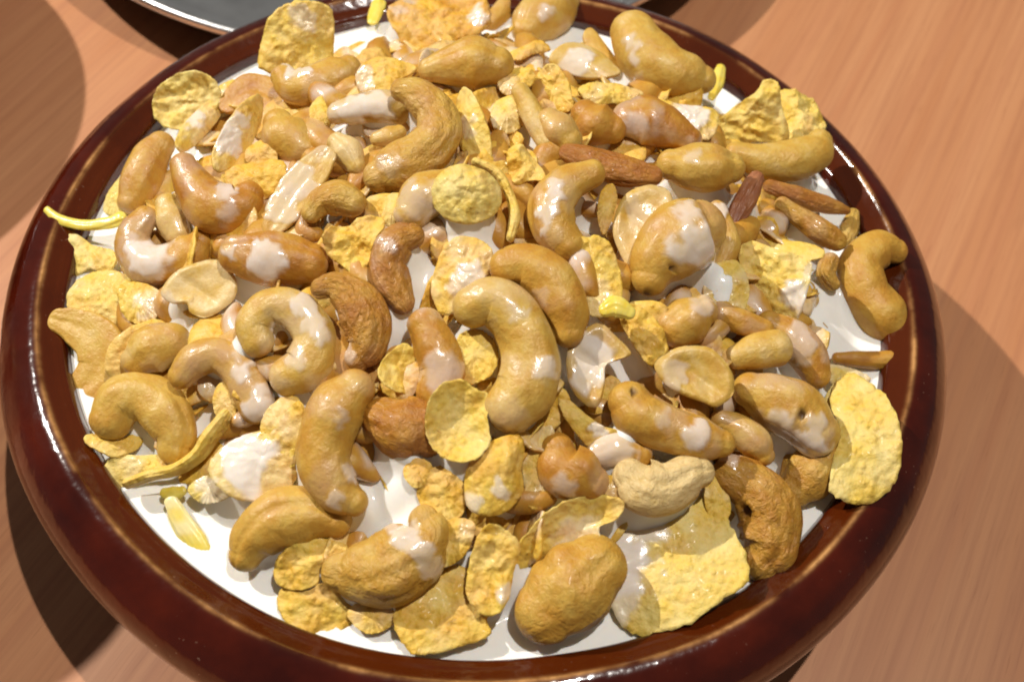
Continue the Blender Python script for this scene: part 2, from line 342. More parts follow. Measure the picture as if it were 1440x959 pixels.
# ------------------------------------------------------------------ everything heaped in the bowl: world places in metres, shapes in millimetres
ITEMS = [
{'t': 'S', 'name': 'cashew', 'cat': 'cashew', 'label': 'upright tan cashew nearest the dark left inner wall of the bowl', 'group': 'cashews heaped on top of the bowl', 'o': [-0.09618, 0.02176, 0.00031], 'N': [-0.187, -0.27, 0.945], 'V': [0.293, -0.642, 0.708], 'tone': 0.516, 'film': 0.25, 'milk': [], 'p': [[2.87, 8.03, 2.87, 4.14], [0.61, 3.83, 1.22, 5.39], [-1.02, -3.35, -1.16, 5.6], [-2.36, -8.77, -2.98, 3.94]], 'seam': None, 'dep': 0.88, 'flat': 0, 'wr': 0.62, 'hole': []},
{'t': 'S', 'name': 'cashew', 'cat': 'cashew', 'label': 'dark golden cashew with a milk streak beside the upright one at upper left', 'group': 'cashews heaped on top of the bowl', 'o': [-0.06907, 0.0006, 0.01758], 'N': [-0.13, -0.324, 0.937], 'V': [0.24, -0.643, 0.727], 'tone': 0.731, 'film': 0.3, 'milk': [([2.05, 1.1, 0.66], 2.37, 0.8), ([3.79, -4.88, -1.16], 2.0, 0.5)], 'p': [[-10.6, 7.97, 1.29, 3.44], [-6.75, 2.26, -0.15, 5.16], [0.05, -3.57, -1.23, 6.89], [6.73, -2.47, 0.08, 5.74], [8.33, 0.05, 1.17, 3.79]], 'seam': None, 'dep': 0.88, 'flat': 0, 'wr': 0.62, 'hole': []},
{'t': 'S', 'name': 'cashew', 'cat': 'cashew', 'label': 'ring-curled cashew glazed with pink-white milk at the left edge', 'group': 'cashews heaped on top of the bowl', 'o': [-0.08229, -0.01144, 0.00859], 'N': [-0.148, -0.345, 0.927], 'V': [0.278, -0.602, 0.749], 'tone': 0.559, 'film': 0.45, 'milk': [([-4.59, -2.22, -1.56], 5.47, 1), ([-1.22, -5.15, -2.11], 3.28, 0.8), ([-7.79, 2.74, -0.22], 2.55, 0.6)], 'p': [[-5.54, 8.05, 2.12, 3.25], [-7.96, 3.66, 0.1, 4.4], [-6.72, -0.93, -1.41, 4.79], [-1.92, -4.42, -1.95, 5.36], [4.09, -3.4, -0.61, 4.98], [8.26, -0.55, 1.11, 4.98], [10.14, 1.81, 2.29, 3.28]], 'seam': None, 'dep': 0.88, 'flat': 0, 'wr': 0.62, 'hole': []},
{'t': 'S', 'name': 'cashew', 'cat': 'cashew', 'label': 'small pale cashew end poking up inside the milk-glazed ring cashew', 'group': 'cashews heaped on top of the bowl', 'o': [-0.08128, -0.00243, 0.0097], 'N': [-0.15, -0.327, 0.933], 'V': [0.271, -0.621, 0.736], 'tone': 0.3, 'film': 0.3, 'milk': [], 'p': [[-2.0, 4.0, 1.08, 3.3], [-0.35, 0.19, 0.01, 4.46], [2.31, -3.98, -1.02, 3.49]], 'seam': None, 'dep': 0.88, 'flat': 0, 'wr': 0.62, 'hole': []},
{'t': 'S', 'name': 'cashew', 'cat': 'cashew', 'label': 'short brown cashew with a broad white milk band across its middle', 'group': 'cashews heaped on top of the bowl', 'o': [-0.05006, -0.02259, 0.0225], 'N': [-0.084, -0.376, 0.923], 'V': [0.195, -0.614, 0.765], 'tone': 0.688, 'film': 0.3, 'milk': [([-2.07, 1.9, 0.59], 2.75, 1), ([-1.32, -1.93, -0.91], 3.44, 1), ([-10.66, 1.97, -0.17], 2.24, 0.9)], 'p': [[-8.88, 0.68, -0.53, 4.88], [-3.73, 0.17, -0.27, 6.5], [3.29, -0.11, 0.26, 6.68], [9.29, -0.75, 0.54, 4.88]], 'seam': 62, 'dep': 0.88, 'flat': 0, 'wr': 0.62, 'hole': []},
{'t': 'O', 'name': 'cashew_half', 'cat': 'cashew half', 'label': 'pale cream cashew half with a dented flat face lying left of the milk band cashew', 'group': 'split cashew halves showing a flat face', 'o': [-0.06772, -0.02872, 0.01558], 'N': [-0.078, -0.407, 0.91], 'V': [0.248, -0.584, 0.773], 'tone': 0.05, 'film': 0.1, 'milk': [([-7.28, -3.19, -2.05], 2.42, 0.5)], 'p': [[-6.71, -3.28], [-2.82, -3.69], [-1.64, -5.84], [2.63, -6.96], [8.39, -3.14], [9.41, 1.12], [7.26, 5.46], [3.26, 7.69], [-3.37, 6.0], [-7.12, 3.54], [-9.34, -0.73]], 'U': [0.993, 0.05, 0.108], 'prof': 'half', 'dome': 2.77, 'bump': 0.26, 'fold': 0.0, 'thick': 0.0, 'jag': 0.25, 'dm': 'nut'},
{'t': 'S', 'name': 'cashew_half', 'cat': 'cashew half', 'label': 'flat-faced hook-shaped cashew half against the left rim of the bowl', 'group': 'split cashew halves showing a flat face', 'o': [-0.09699, -0.03909, -0.00309], 'N': [-0.154, -0.39, 0.908], 'V': [0.324, -0.521, 0.789], 'tone': 0.361, 'film': 0.05, 'milk': [], 'p': [[-8.55, 8.84, 2.34, 3.06], [-3.79, 7.53, 2.59, 4.64], [2.54, 3.74, 2.04, 6.07], [4.71, -1.99, -0.05, 6.07], [1.32, -7.65, -3.06, 4.99], [-2.2, -10.11, -4.72, 3.3]], 'seam': None, 'dep': 0.88, 'flat': 1, 'wr': 0.62, 'hole': []},
{'t': 'S', 'name': 'cashew', 'cat': 'cashew', 'label': 'glossy tan cashew tucked behind the two arched cashews at left', 'group': 'cashews heaped on top of the bowl', 'o': [-0.07706, -0.04145, 0.00633], 'N': [-0.122, -0.4, 0.908], 'V': [0.276, -0.538, 0.796], 'tone': 0.387, 'film': 0.25, 'milk': [], 'p': [[-4.0, -2.5, -1.64, 4.08], [-0.76, 0.1, -0.06, 6.18], [4.28, 1.95, 1.44, 4.91]], 'seam': None, 'dep': 0.88, 'flat': 0, 'wr': 0.62, 'hole': []},
{'t': 'S', 'name': 'cashew', 'cat': 'cashew', 'label': 'arched golden cashew with milk running down its right leg', 'group': 'cashews heaped on top of the bowl', 'o': [-0.05689, -0.0516, 0.0133], 'N': [-0.083, -0.423, 0.902], 'V': [0.223, -0.533, 0.816], 'tone': 0.533, 'film': 0.3, 'milk': [([4.39, 0.75, 0.76], 3.33, 1), ([9.02, -4.42, -1.24], 4.0, 0.9), ([1.81, 4.51, 2.28], 2.0, 0.6)], 'p': [[-10.19, -0.39, -1.12, 3.32], [-7.48, 2.94, 0.69, 4.2], [-2.61, 4.5, 1.87, 4.2], [2.34, 2.06, 1.18, 4.2], [6.03, -2.4, -0.57, 4.55], [8.78, -6.25, -2.12, 4.37]], 'seam': None, 'dep': 0.88, 'flat': 0, 'wr': 0.62, 'hole': []},
{'t': 'S', 'name': 'cashew', 'cat': 'cashew', 'label': 'big smooth tan cashew curled over at the lower left of the heap', 'group': 'cashews heaped on top of the bowl', 'o': [-0.07492, -0.05842, 0.00316], 'N': [-0.109, -0.426, 0.898], 'V': [0.275, -0.495, 0.824], 'tone': 0.327, 'film': 0.08, 'milk': [], 'p': [[-8.86, -0.83, -1.46, 5.32], [-6.95, 3.4, 0.77, 6.03], [-1.32, 4.15, 1.81, 5.85], [4.05, 1.03, 0.98, 6.39], [7.19, -3.5, -0.79, 5.32], [7.5, -6.55, -2.2, 4.26]], 'seam': 40, 'dep': 0.88, 'flat': 0, 'wr': 0.62, 'hole': []},
{'t': 'S', 'name': 'cashew', 'cat': 'cashew', 'label': 'yellowish cashew ring streaked with milk left of centre', 'group': 'cashews heaped on top of the bowl', 'o': [-0.04273, -0.04462, 0.02059], 'N': [-0.062, -0.416, 0.907], 'V': [0.178, -0.566, 0.805], 'tone': 0.3, 'film': 0.4, 'milk': [([2.57, 7.43, 3.59], 2.98, 0.9), ([6.07, 2.63, 1.62], 2.81, 0.8), ([-2.25, 2.24, 0.87], 2.32, 0.9), ([2.38, -3.39, -1.39], 2.32, 0.6)], 'p': [[-6.8, -1.06, -0.95, 3.82], [-8.07, 3.05, 0.85, 4.34], [-4.43, 6.95, 2.89, 4.34], [1.95, 5.85, 2.82, 4.69], [6.5, 0.65, 0.74, 5.04], [5.5, -5.53, -2.16, 5.73], [1.36, -8.02, -3.59, 4.69]], 'seam': None, 'dep': 0.88, 'flat': 0, 'wr': 0.62, 'hole': []},
{'t': 'S', 'name': 'cashew', 'cat': 'cashew', 'label': 'wrinkled brown cashew curved like a comma left of the bowl centre', 'group': 'cashews heaped on top of the bowl', 'o': [-0.02733, -0.0409, 0.02577], 'N': [-0.035, -0.414, 0.91], 'V': [0.128, -0.588, 0.799], 'tone': 0.705, 'film': 0.12, 'milk': [([-0.87, -7.39, -3.39], 1.97, 0.6)], 'p': [[-8.59, 6.12, 2.45, 2.59], [-5.17, 6.64, 2.82, 3.62], [-0.16, 3.86, 1.75, 5.18], [3.12, -1.18, -0.41, 5.87], [3.69, -5.73, -2.46, 4.66], [1.91, -8.35, -3.72, 3.08]], 'seam': None, 'dep': 0.88, 'flat': 0, 'wr': 2.2, 'hole': []},
{'t': 'S', 'name': 'cashew', 'cat': 'cashew', 'label': 'deep orange cashew bent round a dark hollow left of the milk pool', 'group': 'cashews heaped on top of the bowl', 'o': [-0.01889, -0.02715, 0.03007], 'N': [-0.022, -0.39, 0.92], 'V': [0.097, -0.627, 0.773], 'tone': 0.817, 'film': 0.2, 'milk': [([-3.76, 4.2, 1.69], 2.34, 0.5)], 'p': [[2.68, 6.78, 2.94, 3.16], [-0.51, 5.25, 2.21, 4.38], [-2.27, 0.27, 0.06, 4.56], [-0.49, -4.73, -2.01, 4.38], [2.17, -8.44, -3.53, 2.89]], 'seam': None, 'dep': 0.88, 'flat': 0, 'wr': 2, 'hole': []},
{'t': 'S', 'name': 'cashew', 'cat': 'cashew', 'label': 'pinkish milk-filmed cashew standing just left of the bowl centre', 'group': 'cashews heaped on top of the bowl', 'o': [-0.00773, -0.04872, 0.0243], 'N': [0.001, -0.426, 0.905], 'V': [0.061, -0.571, 0.819], 'tone': 0.645, 'film': 0.55, 'milk': [([1.97, -2.26, -1.07], 4.22, 0.55)], 'p': [[-3.15, 6.93, 3.27, 4.09], [-0.4, 2.93, 1.38, 5.12], [2.13, -2.24, -1.06, 5.12], [0.89, -7.11, -3.35, 4.43]], 'seam': None, 'dep': 0.88, 'flat': 0, 'wr': 0.62, 'hole': []},
{'t': 'S', 'name': 'cashew', 'cat': 'cashew', 'label': 'round brown cashew lobe between the upright cashew and the cupped round flake', 'group': 'cashews heaped on top of the bowl', 'o': [-0.01215, -0.06399, 0.0179], 'N': [-0.005, -0.446, 0.895], 'V': [0.077, -0.522, 0.85], 'tone': 0.791, 'film': 0.12, 'milk': [], 'p': [[-5.87, 1.52, 0.72, 5.05], [-2.15, 0.08, 0.03, 7.06], [2.73, -0.4, -0.18, 7.06], [5.06, -1.08, -0.51, 5.05]], 'seam': None, 'dep': 0.88, 'flat': 0, 'wr': 1.6, 'hole': []},
{'t': 'S', 'name': 'cashew', 'cat': 'cashew', 'label': 'long upright tan cashew with a milk seam below the comma-shaped one', 'group': 'cashews heaped on top of the bowl', 'o': [-0.02728, -0.06904, 0.0167], 'N': [-0.028, -0.452, 0.892], 'V': [0.131, -0.504, 0.854], 'tone': 0.473, 'film': 0.22, 'milk': [([-0.13, 5.13, 2.6], 1.43, 0.4), ([3.84, -4.85, -2.34], 2.07, 0.7), ([0.69, -11.4, -5.76], 2.54, 0.6)], 'p': [[2.62, 11.36, 5.84, 4.68], [-0.58, 7.4, 3.73, 6.68], [-2.72, 1.53, 0.69, 6.35], [-2.63, -4.15, -2.19, 6.01], [1.37, -9.25, -4.64, 5.18], [5.13, -11.15, -5.49, 3.42]], 'seam': None, 'dep': 0.88, 'flat': 0, 'wr': 0.62, 'hole': []},
{'t': 'S', 'name': 'cashew', 'cat': 'cashew', 'label': 'smooth crescent cashew lying on the milk at the front left', 'group': 'cashews heaped on top of the bowl', 'o': [-0.03744, -0.08422, 0.0037], 'N': [-0.04, -0.462, 0.886], 'V': [0.164, -0.441, 0.883], 'tone': 0.413, 'film': 0.04, 'milk': [], 'p': [[-8.4, -6.2, -3.61, 3.77], [-6.68, -2.61, -1.67, 5.71], [-1.59, 1.5, 0.71, 7.05], [5.79, 3.09, 1.87, 6.21], [11.01, 2.1, 1.6, 4.1]], 'seam': 70, 'dep': 0.88, 'flat': 0, 'wr': 0.62, 'hole': []},
{'t': 'S', 'name': 'cashew', 'cat': 'cashew', 'label': 'stout striped cashew with a milk band, front and left of centre', 'group': 'cashews heaped on top of the bowl', 'o': [-0.01262, -0.08944, 0.00535], 'N': [-0.003, -0.469, 0.883], 'V': [0.079, -0.433, 0.898], 'tone': 0.43, 'film': 0.15, 'milk': [([2.75, 4.15, 2.22], 3.15, 0.9), ([6.57, 1.28, 0.7], 2.68, 0.7), ([9.46, -1.93, -1.0], 2.52, 0.6), ([-1.24, 5.78, 3.06], 1.57, 0.6)], 'p': [[-11.19, -4.37, -2.36, 4.47], [-7.65, -4.1, -2.2, 6.78], [-0.55, -2.72, -1.44, 8.6], [5.27, 1.59, 0.86, 7.6], [7.37, 5.35, 2.86, 5.79], [6.41, 7.34, 3.92, 3.82]], 'seam': None, 'dep': 0.88, 'flat': 0, 'wr': 1.6, 'hole': []},
{'t': 'S', 'name': 'cashew', 'cat': 'cashew', 'label': 'plump egg-shaped cashew at the very front of the bowl', 'group': 'cashews heaped on top of the bowl', 'o': [0.02736, -0.09244, 0.00268], 'N': [0.054, -0.47, 0.881], 'V': [-0.064, -0.421, 0.905], 'tone': 0.43, 'film': 0.04, 'milk': [], 'p': [[-4.93, -4.81, -2.26, 7.62], [-1.89, -1.9, -0.9, 9.27], [1.74, 1.76, 0.83, 9.6], [4.97, 4.84, 2.28, 7.78]], 'seam': 165, 'dep': 0.88, 'flat': 0, 'wr': 1.3, 'hole': []},
{'t': 'S', 'name': 'cashew', 'cat': 'cashew', 'label': 'scorched golden cashew curling down at the lower right', 'group': 'cashews heaped on top of the bowl', 'o': [0.07038, -0.06956, 0.00149], 'N': [0.123, -0.44, 0.89], 'V': [-0.205, -0.473, 0.857], 'tone': 0.619, 'film': 0.1, 'milk': [([-7.78, 11.23, 6.62], 1.99, 0.6)], 'p': [[-7.37, 7.85, 4.89, 4.7], [-2.1, 6.21, 3.36, 6.27], [2.72, 0.94, 0.09, 7.49], [3.13, -5.49, -3.15, 7.14], [1.06, -9.15, -4.67, 4.72]], 'seam': None, 'dep': 0.88, 'flat': 0, 'wr': 2, 'hole': [([-3.43, 0.38, 0.66], 1.16)]},
{'t': 'S', 'name': 'cashew', 'cat': 'cashew', 'label': 'golden cashew with a dark spot and milk-dipped tip at right', 'group': 'cashews heaped on top of the bowl', 'o': [0.07632, -0.04448, 0.01006], 'N': [0.144, -0.408, 0.901], 'V': [-0.22, -0.545, 0.809], 'tone': 0.473, 'film': 0.4, 'milk': [([6.54, -6.55, -4.01], 4.09, 1), ([-0.7, -3.8, -1.61], 3.75, 0.8), ([8.13, -2.37, -2.38], 2.39, 0.8)], 'p': [[-9.21, 2.96, 2.82, 4.47], [-3.65, 1.68, 1.34, 6.62], [2.67, -0.12, -0.48, 7.16], [7.85, -3.99, -3.07, 5.91]], 'seam': None, 'dep': 0.88, 'flat': 0, 'wr': 0.62, 'hole': [([4.29, -0.32, -0.83], 1.19)]},
{'t': 'S', 'name': 'cashew', 'cat': 'cashew', 'label': 'tan cashew end below the milk-dipped cashew, above the bluish milk gap', 'group': 'cashews heaped on top of the bowl', 'o': [0.08349, -0.0546, -0.001], 'N': [0.15, -0.416, 0.897], 'V': [-0.239, -0.503, 0.831], 'tone': 0.516, 'film': 0.1, 'milk': [], 'p': [[-3.48, -4.5, -1.51, 4.53], [-0.12, -0.6, -0.26, 6.87], [2.9, 4.28, 1.5, 5.78]], 'seam': None, 'dep': 0.88, 'flat': 0, 'wr': 1.6, 'hole': []},
{'t': 'S', 'name': 'cashew', 'cat': 'cashew', 'label': 'clean tan kidney cashew leaning on the right rim of the bowl', 'group': 'cashews heaped on top of the bowl', 'o': [0.10685, 0.00558, -0.00105], 'N': [0.218, -0.309, 0.926], 'V': [-0.279, -0.617, 0.736], 'tone': 0.516, 'film': 0.03, 'milk': [], 'p': [[5.28, 11.25, 2.5, 3.47], [0.49, 10.78, 3.48, 5.26], [-4.95, 5.08, 2.86, 6.07], [-3.69, -2.04, 0.19, 6.67], [1.25, -7.62, -2.84, 7.08], [4.75, -10.84, -4.74, 5.26]], 'seam': None, 'dep': 0.88, 'flat': 0, 'wr': 0.62, 'hole': []},
{'t': 'S', 'name': 'almond_slice', 'cat': 'almond slice', 'label': 'thin almond slice lying edge-on across the milk at the right rim', 'group': 'almond slices and nut slivers', 'o': [0.10409, -0.01678, -0.00369], 'N': [0.203, -0.35, 0.915], 'V': [-0.281, -0.573, 0.77], 'tone': 0.7, 'film': 0.1, 'milk': [], 'p': [[-10.1, -1.75, 1.57, 1.47], [-3.96, -0.97, 0.5, 2.23], [4.02, 0.71, -0.62, 2.42], [8.93, 1.92, -1.24, 1.6]], 'seam': None, 'dep': 0.88, 'flat': 0, 'wr': 0.62, 'hole': []},
{'t': 'S', 'name': 'cashew', 'cat': 'cashew', 'label': 'pale stubby cashew piece right of the ribbed half, over a milky hollow', 'group': 'cashews heaped on top of the bowl', 'o': [0.06918, -0.03156, 0.01499], 'N': [0.141, -0.389, 0.91], 'V': [-0.195, -0.584, 0.788], 'tone': 0.25, 'film': 0.15, 'milk': [], 'p': [[-5.28, -2.13, -0.09, 3.08], [-0.75, -0.05, 0.09, 4.53], [4.2, 1.45, -0.03, 4.71]], 'seam': None, 'dep': 0.88, 'flat': 0, 'wr': 0.62, 'hole': []},
{'t': 'S', 'name': 'cashew', 'cat': 'cashew', 'label': 'milk-soaked cashew arched around the pale stubby piece at right', 'group': 'cashews heaped on top of the bowl', 'o': [0.08035, -0.0253, 0.0094], 'N': [0.162, -0.374, 0.913], 'V': [-0.224, -0.585, 0.78], 'tone': 0.602, 'film': 0.55, 'milk': [([0.73, 1.8, 0.61], 3.9, 0.6)], 'p': [[-7.74, 4.46, 3.2, 3.35], [-1.71, 2.37, 1.27, 4.84], [2.89, -1.19, -1.0, 5.02], [5.28, -5.47, -3.18, 3.72]], 'seam': None, 'dep': 0.88, 'flat': 0, 'wr': 0.62, 'hole': []},
{'t': 'S', 'name': 'nut_sliver', 'cat': 'nut sliver', 'label': 'slim tan nut sliver above the pale stubby piece at right', 'group': 'almond slices and nut slivers', 'o': [0.06473, -0.02465, 0.01754], 'N': [0.137, -0.377, 0.916], 'V': [-0.18, -0.604, 0.776], 'tone': 0.55, 'film': 0.3, 'milk': [], 'p': [[-5.46, 0.95, 1.21, 2.61], [-0.38, -0.17, -0.01, 3.3], [5.96, -0.74, -1.2, 2.61]], 'seam': None, 'dep': 0.88, 'flat': 0, 'wr': 0.62, 'hole': []},
{'t': 'S', 'name': 'cashew', 'cat': 'cashew', 'label': 'small creased cashew knob under the big milk-capped cashew', 'group': 'cashews heaped on top of the bowl', 'o': [0.05105, -0.02879, 0.02121], 'N': [0.112, -0.388, 0.915], 'V': [-0.139, -0.605, 0.784], 'tone': 0.473, 'film': 0.2, 'milk': [([3.38, 3.55, 1.09], 2.73, 0.6)], 'p': [[-2.9, -2.32, -0.63, 4.84], [0.08, 0.09, 0.03, 5.91], [3.5, 2.75, 0.74, 3.9]], 'seam': 60, 'dep': 0.88, 'flat': 0, 'wr': 0.62, 'hole': []},
{'t': 'S', 'name': 'cashew', 'cat': 'cashew', 'label': 'big blunt cashew capped with white milk right of centre', 'group': 'cashews heaped on top of the bowl', 'o': [0.04723, -0.01219, 0.02882], 'N': [0.111, -0.36, 0.927], 'V': [-0.124, -0.652, 0.748], 'tone': 0.43, 'film': 0.2, 'milk': [([4.03, 0.77, -0.18], 5.52, 1), ([1.84, 8.15, 2.94], 2.42, 0.7)], 'p': [[-6.27, -9.02, -2.75, 4.43], [-4.95, -5.3, -1.47, 6.71], [-0.9, 0.29, 0.22, 9.06], [3.49, 4.11, 1.18, 9.06], [5.56, 5.32, 1.4, 6.89]], 'seam': None, 'dep': 0.88, 'flat': 0, 'wr': 0.62, 'hole': [([-6.41, -12.42, -4.05], 1.38), ([-0.55, -5.42, -2.04], 0.86)]},
{'t': 'O', 'name': 'cashew_half', 'cat': 'cashew half', 'label': 'hollow pale cashew half behind the big milk-capped cashew', 'group': 'split cashew halves showing a flat face', 'o': [0.03819, -0.00568, 0.02959], 'N': [0.078, -0.379, 0.922], 'V': [-0.094, -0.667, 0.739], 'tone': 0.2, 'film': 0.25, 'milk': [([0.66, 0.89, 0.31], 3.84, 0.5)], 'p': [[-5.62, -7.9], [-2.57, -12.86], [-0.35, -7.74], [1.9, -2.75], [5.22, 1.95], [8.16, 5.01], [6.82, 8.3], [2.2, 9.25], [-2.83, 7.21], [-5.76, 3.04], [-6.93, -3.04]], 'U': [0.993, 0.112, -0.038], 'prof': 'half', 'dome': 3.14, 'bump': 0.26, 'fold': 0.0, 'thick': 0.0, 'jag': 0.25, 'dm': 'nut'},
{'t': 'S', 'name': 'cashew', 'cat': 'cashew', 'label': 'milk-ribboned cashew bent around a shaded hollow above centre', 'group': 'cashews heaped on top of the bowl', 'o': [0.01921, -0.00793, 0.03364], 'N': [0.056, -0.352, 0.934], 'V': [-0.032, -0.673, 0.739], 'tone': 0.473, 'film': 0.3, 'milk': [([-2.26, 4.15, 1.7], 3.09, 0.9), ([-4.36, -1.66, -0.36], 2.23, 0.9), ([-3.65, -5.85, -1.98], 2.06, 0.8)], 'p': [[5.88, 9.44, 3.2, 3.61], [0.53, 6.27, 2.33, 4.69], [-3.17, 0.56, 0.4, 5.59], [-2.02, -4.78, -1.68, 5.59], [1.23, -8.62, -3.32, 4.51]], 'seam': None, 'dep': 0.88, 'flat': 0, 'wr': 0.62, 'hole': []},
{'t': 'S', 'name': 'cashew', 'cat': 'cashew', 'label': 'smooth brown cashew with a shaded olive end at the bowl centre', 'group': 'cashews heaped on top of the bowl', 'o': [0.01569, -0.03253, 0.03235], 'N': [0.045, -0.403, 0.914], 'V': [-0.022, -0.622, 0.783], 'tone': 0.516, 'film': 0.15, 'milk': [([-0.26, -1.84, -0.8], 1.64, 0.3)], 'p': [[-9.09, 3.99, 2.21, 4.31], [-4.53, 4.84, 2.36, 5.51], [1.39, 1.77, 0.71, 6.2], [5.38, -3.98, -2.02, 5.69], [6.55, -8.5, -4.07, 3.75]], 'seam': None, 'dep': 0.88, 'flat': 0, 'wr': 0.62, 'hole': []},
{'t': 'S', 'name': 'cashew', 'cat': 'cashew', 'label': 'S-curved olive tan cashew in the middle of the bowl', 'group': 'cashews heaped on top of the bowl', 'o': [0.00928, -0.04726, 0.02832], 'N': [0.032, -0.427, 0.904], 'V': [0.001, -0.582, 0.813], 'tone': 0.301, 'film': 0.3, 'milk': [([7.98, -3.38, -1.88], 2.58, 0.7), ([0.89, 7.82, 3.66], 1.93, 0.5)], 'p': [[-9.54, 7.93, 4.08, 4.9], [-4.83, 9.63, 4.72, 5.92], [0.91, 6.02, 2.81, 6.26], [4.65, -0.76, -0.52, 6.59], [4.35, -7.58, -3.73, 7.1], [1.24, -12.0, -5.71, 6.09]], 'seam': None, 'dep': 0.88, 'flat': 0, 'wr': 0.62, 'hole': []},
{'t': 'O', 'name': 'cashew_half', 'cat': 'cashew half', 'label': 'broken cashew chunk with a bright white milky face near the centre', 'group': 'split cashew halves showing a flat face', 'o': [0.02935, -0.04654, 0.02464], 'N': [0.055, -0.438, 0.897], 'V': [-0.07, -0.576, 0.814], 'tone': 0.3, 'film': 0.3, 'milk': [([-1.72, 1.66, 0.91], 5.21, 1), ([-3.77, -3.04, -1.25], 3.26, 0.9)], 'p': [[-6.51, -4.26], [-3.62, -8.64], [-0.04, -9.76], [1.65, -5.33], [2.04, -0.56], [4.69, 1.12], [8.01, 2.64], [4.77, 6.42], [0.52, 9.69], [-4.46, 6.64], [-6.95, 2.31]], 'U': [0.994, 0.105, -0.01], 'prof': 'half', 'dome': 3.91, 'bump': 0.24, 'fold': 0.0, 'thick': 0.0, 'jag': 0.25, 'dm': 'nut'},
{'t': 'S', 'name': 'cashew', 'cat': 'cashew', 'label': 'tan cashew with a small round hole in its end, right of centre', 'group': 'cashews heaped on top of the bowl', 'o': [0.04655, -0.05663, 0.0178], 'N': [0.093, -0.434, 0.896], 'V': [-0.13, -0.537, 0.833], 'tone': 0.499, 'film': 0.25, 'milk': [([6.73, -1.37, -1.36], 2.93, 0.8), ([-0.65, 1.64, 0.86], 2.12, 0.5)], 'p': [[-9.26, 3.6, 2.7, 4.96], [-6.39, 0.88, 1.09, 5.98], [0.39, -1.02, -0.54, 5.3], [7.95, -2.09, -1.83, 4.96], [13.1, -2.24, -2.44, 3.27]], 'seam': None, 'dep': 0.88, 'flat': 0, 'wr': 0.62, 'hole': [([-7.94, 5.71, 3.58], 0.98)]},
{'t': 'O', 'name': 'cashew_half', 'cat': 'cashew half', 'label': 'fan-like cashew half with a ribbed flat face above the holed cashew', 'group': 'split cashew halves showing a flat face', 'o': [0.05316, -0.04456, 0.02113], 'N': [0.084, -0.433, 0.897], 'V': [-0.15, -0.57, 0.808], 'tone': 0.3, 'film': 0.25, 'milk': [([-5.28, 0.5, 0.73], 2.64, 0.5), ([-6.66, -3.45, -1.04], 1.65, 0.6)], 'p': [[-7.8, -2.12], [-3.33, -4.72], [1.33, -6.32], [4.33, -7.28], [8.13, -4.57], [8.6, -0.23], [6.35, 3.93], [2.7, 6.73], [-2.54, 6.98], [-7.47, 5.22], [-10.21, 2.5]], 'U': [0.992, 0.118, -0.036], 'prof': 'half', 'dome': 3.31, 'bump': 0.25, 'fold': 0.0, 'thick': 0.0, 'jag': 0.25, 'dm': 'nut'},
{'t': 'S', 'name': 'cashew', 'cat': 'cashew', 'label': 'very pale grey-cream cashew with a deep crease at lower right of centre', 'group': 'cashews heaped on top of the bowl', 'o': [0.04646, -0.06871, 0.01299], 'N': [0.088, -0.448, 0.89], 'V': [-0.131, -0.499, 0.857], 'tone': -0.05, 'film': 0.1, 'milk': [], 'p': [[-7.84, 0.1, 0.82, 4.13], [-4.76, -1.74, -0.41, 6.25], [0.94, -1.32, -0.76, 5.91], [5.95, 1.89, 0.37, 4.73], [8.52, 2.79, 0.56, 3.38]], 'seam': 80, 'dep': 0.8, 'flat': 0, 'wr': 1.5, 'hole': []},
{'t': 'S', 'name': 'cashew', 'cat': 'cashew', 'label': 'amber cashew knob with sharp sparkles right of the leaf-shaped flake', 'group': 'cashews heaped on top of the bowl', 'o': [0.02554, -0.06887, 0.01485], 'N': [0.056, -0.45, 0.891], 'V': [-0.057, -0.505, 0.861], 'tone': 0.731, 'film': 0.3, 'milk': [([-1.9, -4.6, -2.2], 2.24, 0.6)], 'p': [[-3.78, 3.65, 2.08, 3.99], [-2.37, 0.33, 0.32, 6.05], [1.64, -1.08, -0.65, 6.21], [4.68, -2.39, -1.5, 4.1]], 'seam': None, 'dep': 0.88, 'flat': 0, 'wr': 0.62, 'hole': []},
{'t': 'S', 'name': 'cashew', 'cat': 'cashew', 'label': 'thin tan nut piece bridging the holed cashew and the scorched cashew', 'group': 'cashews heaped on top of the bowl', 'o': [0.06638, -0.05305, 0.00978], 'N': [0.125, -0.422, 0.898], 'V': [-0.191, -0.528, 0.827], 'tone': 0.473, 'film': 0.3, 'milk': [], 'p': [[-6.5, 2.82, 2.23, 2.46], [-1.91, 1.52, 0.98, 3.7], [2.58, -1.02, -0.84, 4.05], [4.73, -3.16, -2.15, 2.67]], 'seam': None, 'dep': 0.88, 'flat': 0, 'wr': 0.62, 'hole': []},
{'t': 'S', 'name': 'cashew', 'cat': 'cashew', 'label': 'milk-glazed cashew back showing between the amber knob and the holed cashew', 'group': 'cashews heaped on top of the bowl', 'o': [0.03563, -0.06305, 0.01388], 'N': [0.074, -0.441, 0.895], 'V': [-0.092, -0.517, 0.851], 'tone': 0.516, 'film': 0.7, 'milk': [([-1.29, 0.84, 0.52], 4.22, 0.8)], 'p': [[-4.75, -1.04, -0.12, 3.07], [-0.45, 0.65, 0.36, 4.09], [5.36, 0.18, -0.35, 3.07]], 'seam': None, 'dep': 0.88, 'flat': 0, 'wr': 0.62, 'hole': []},
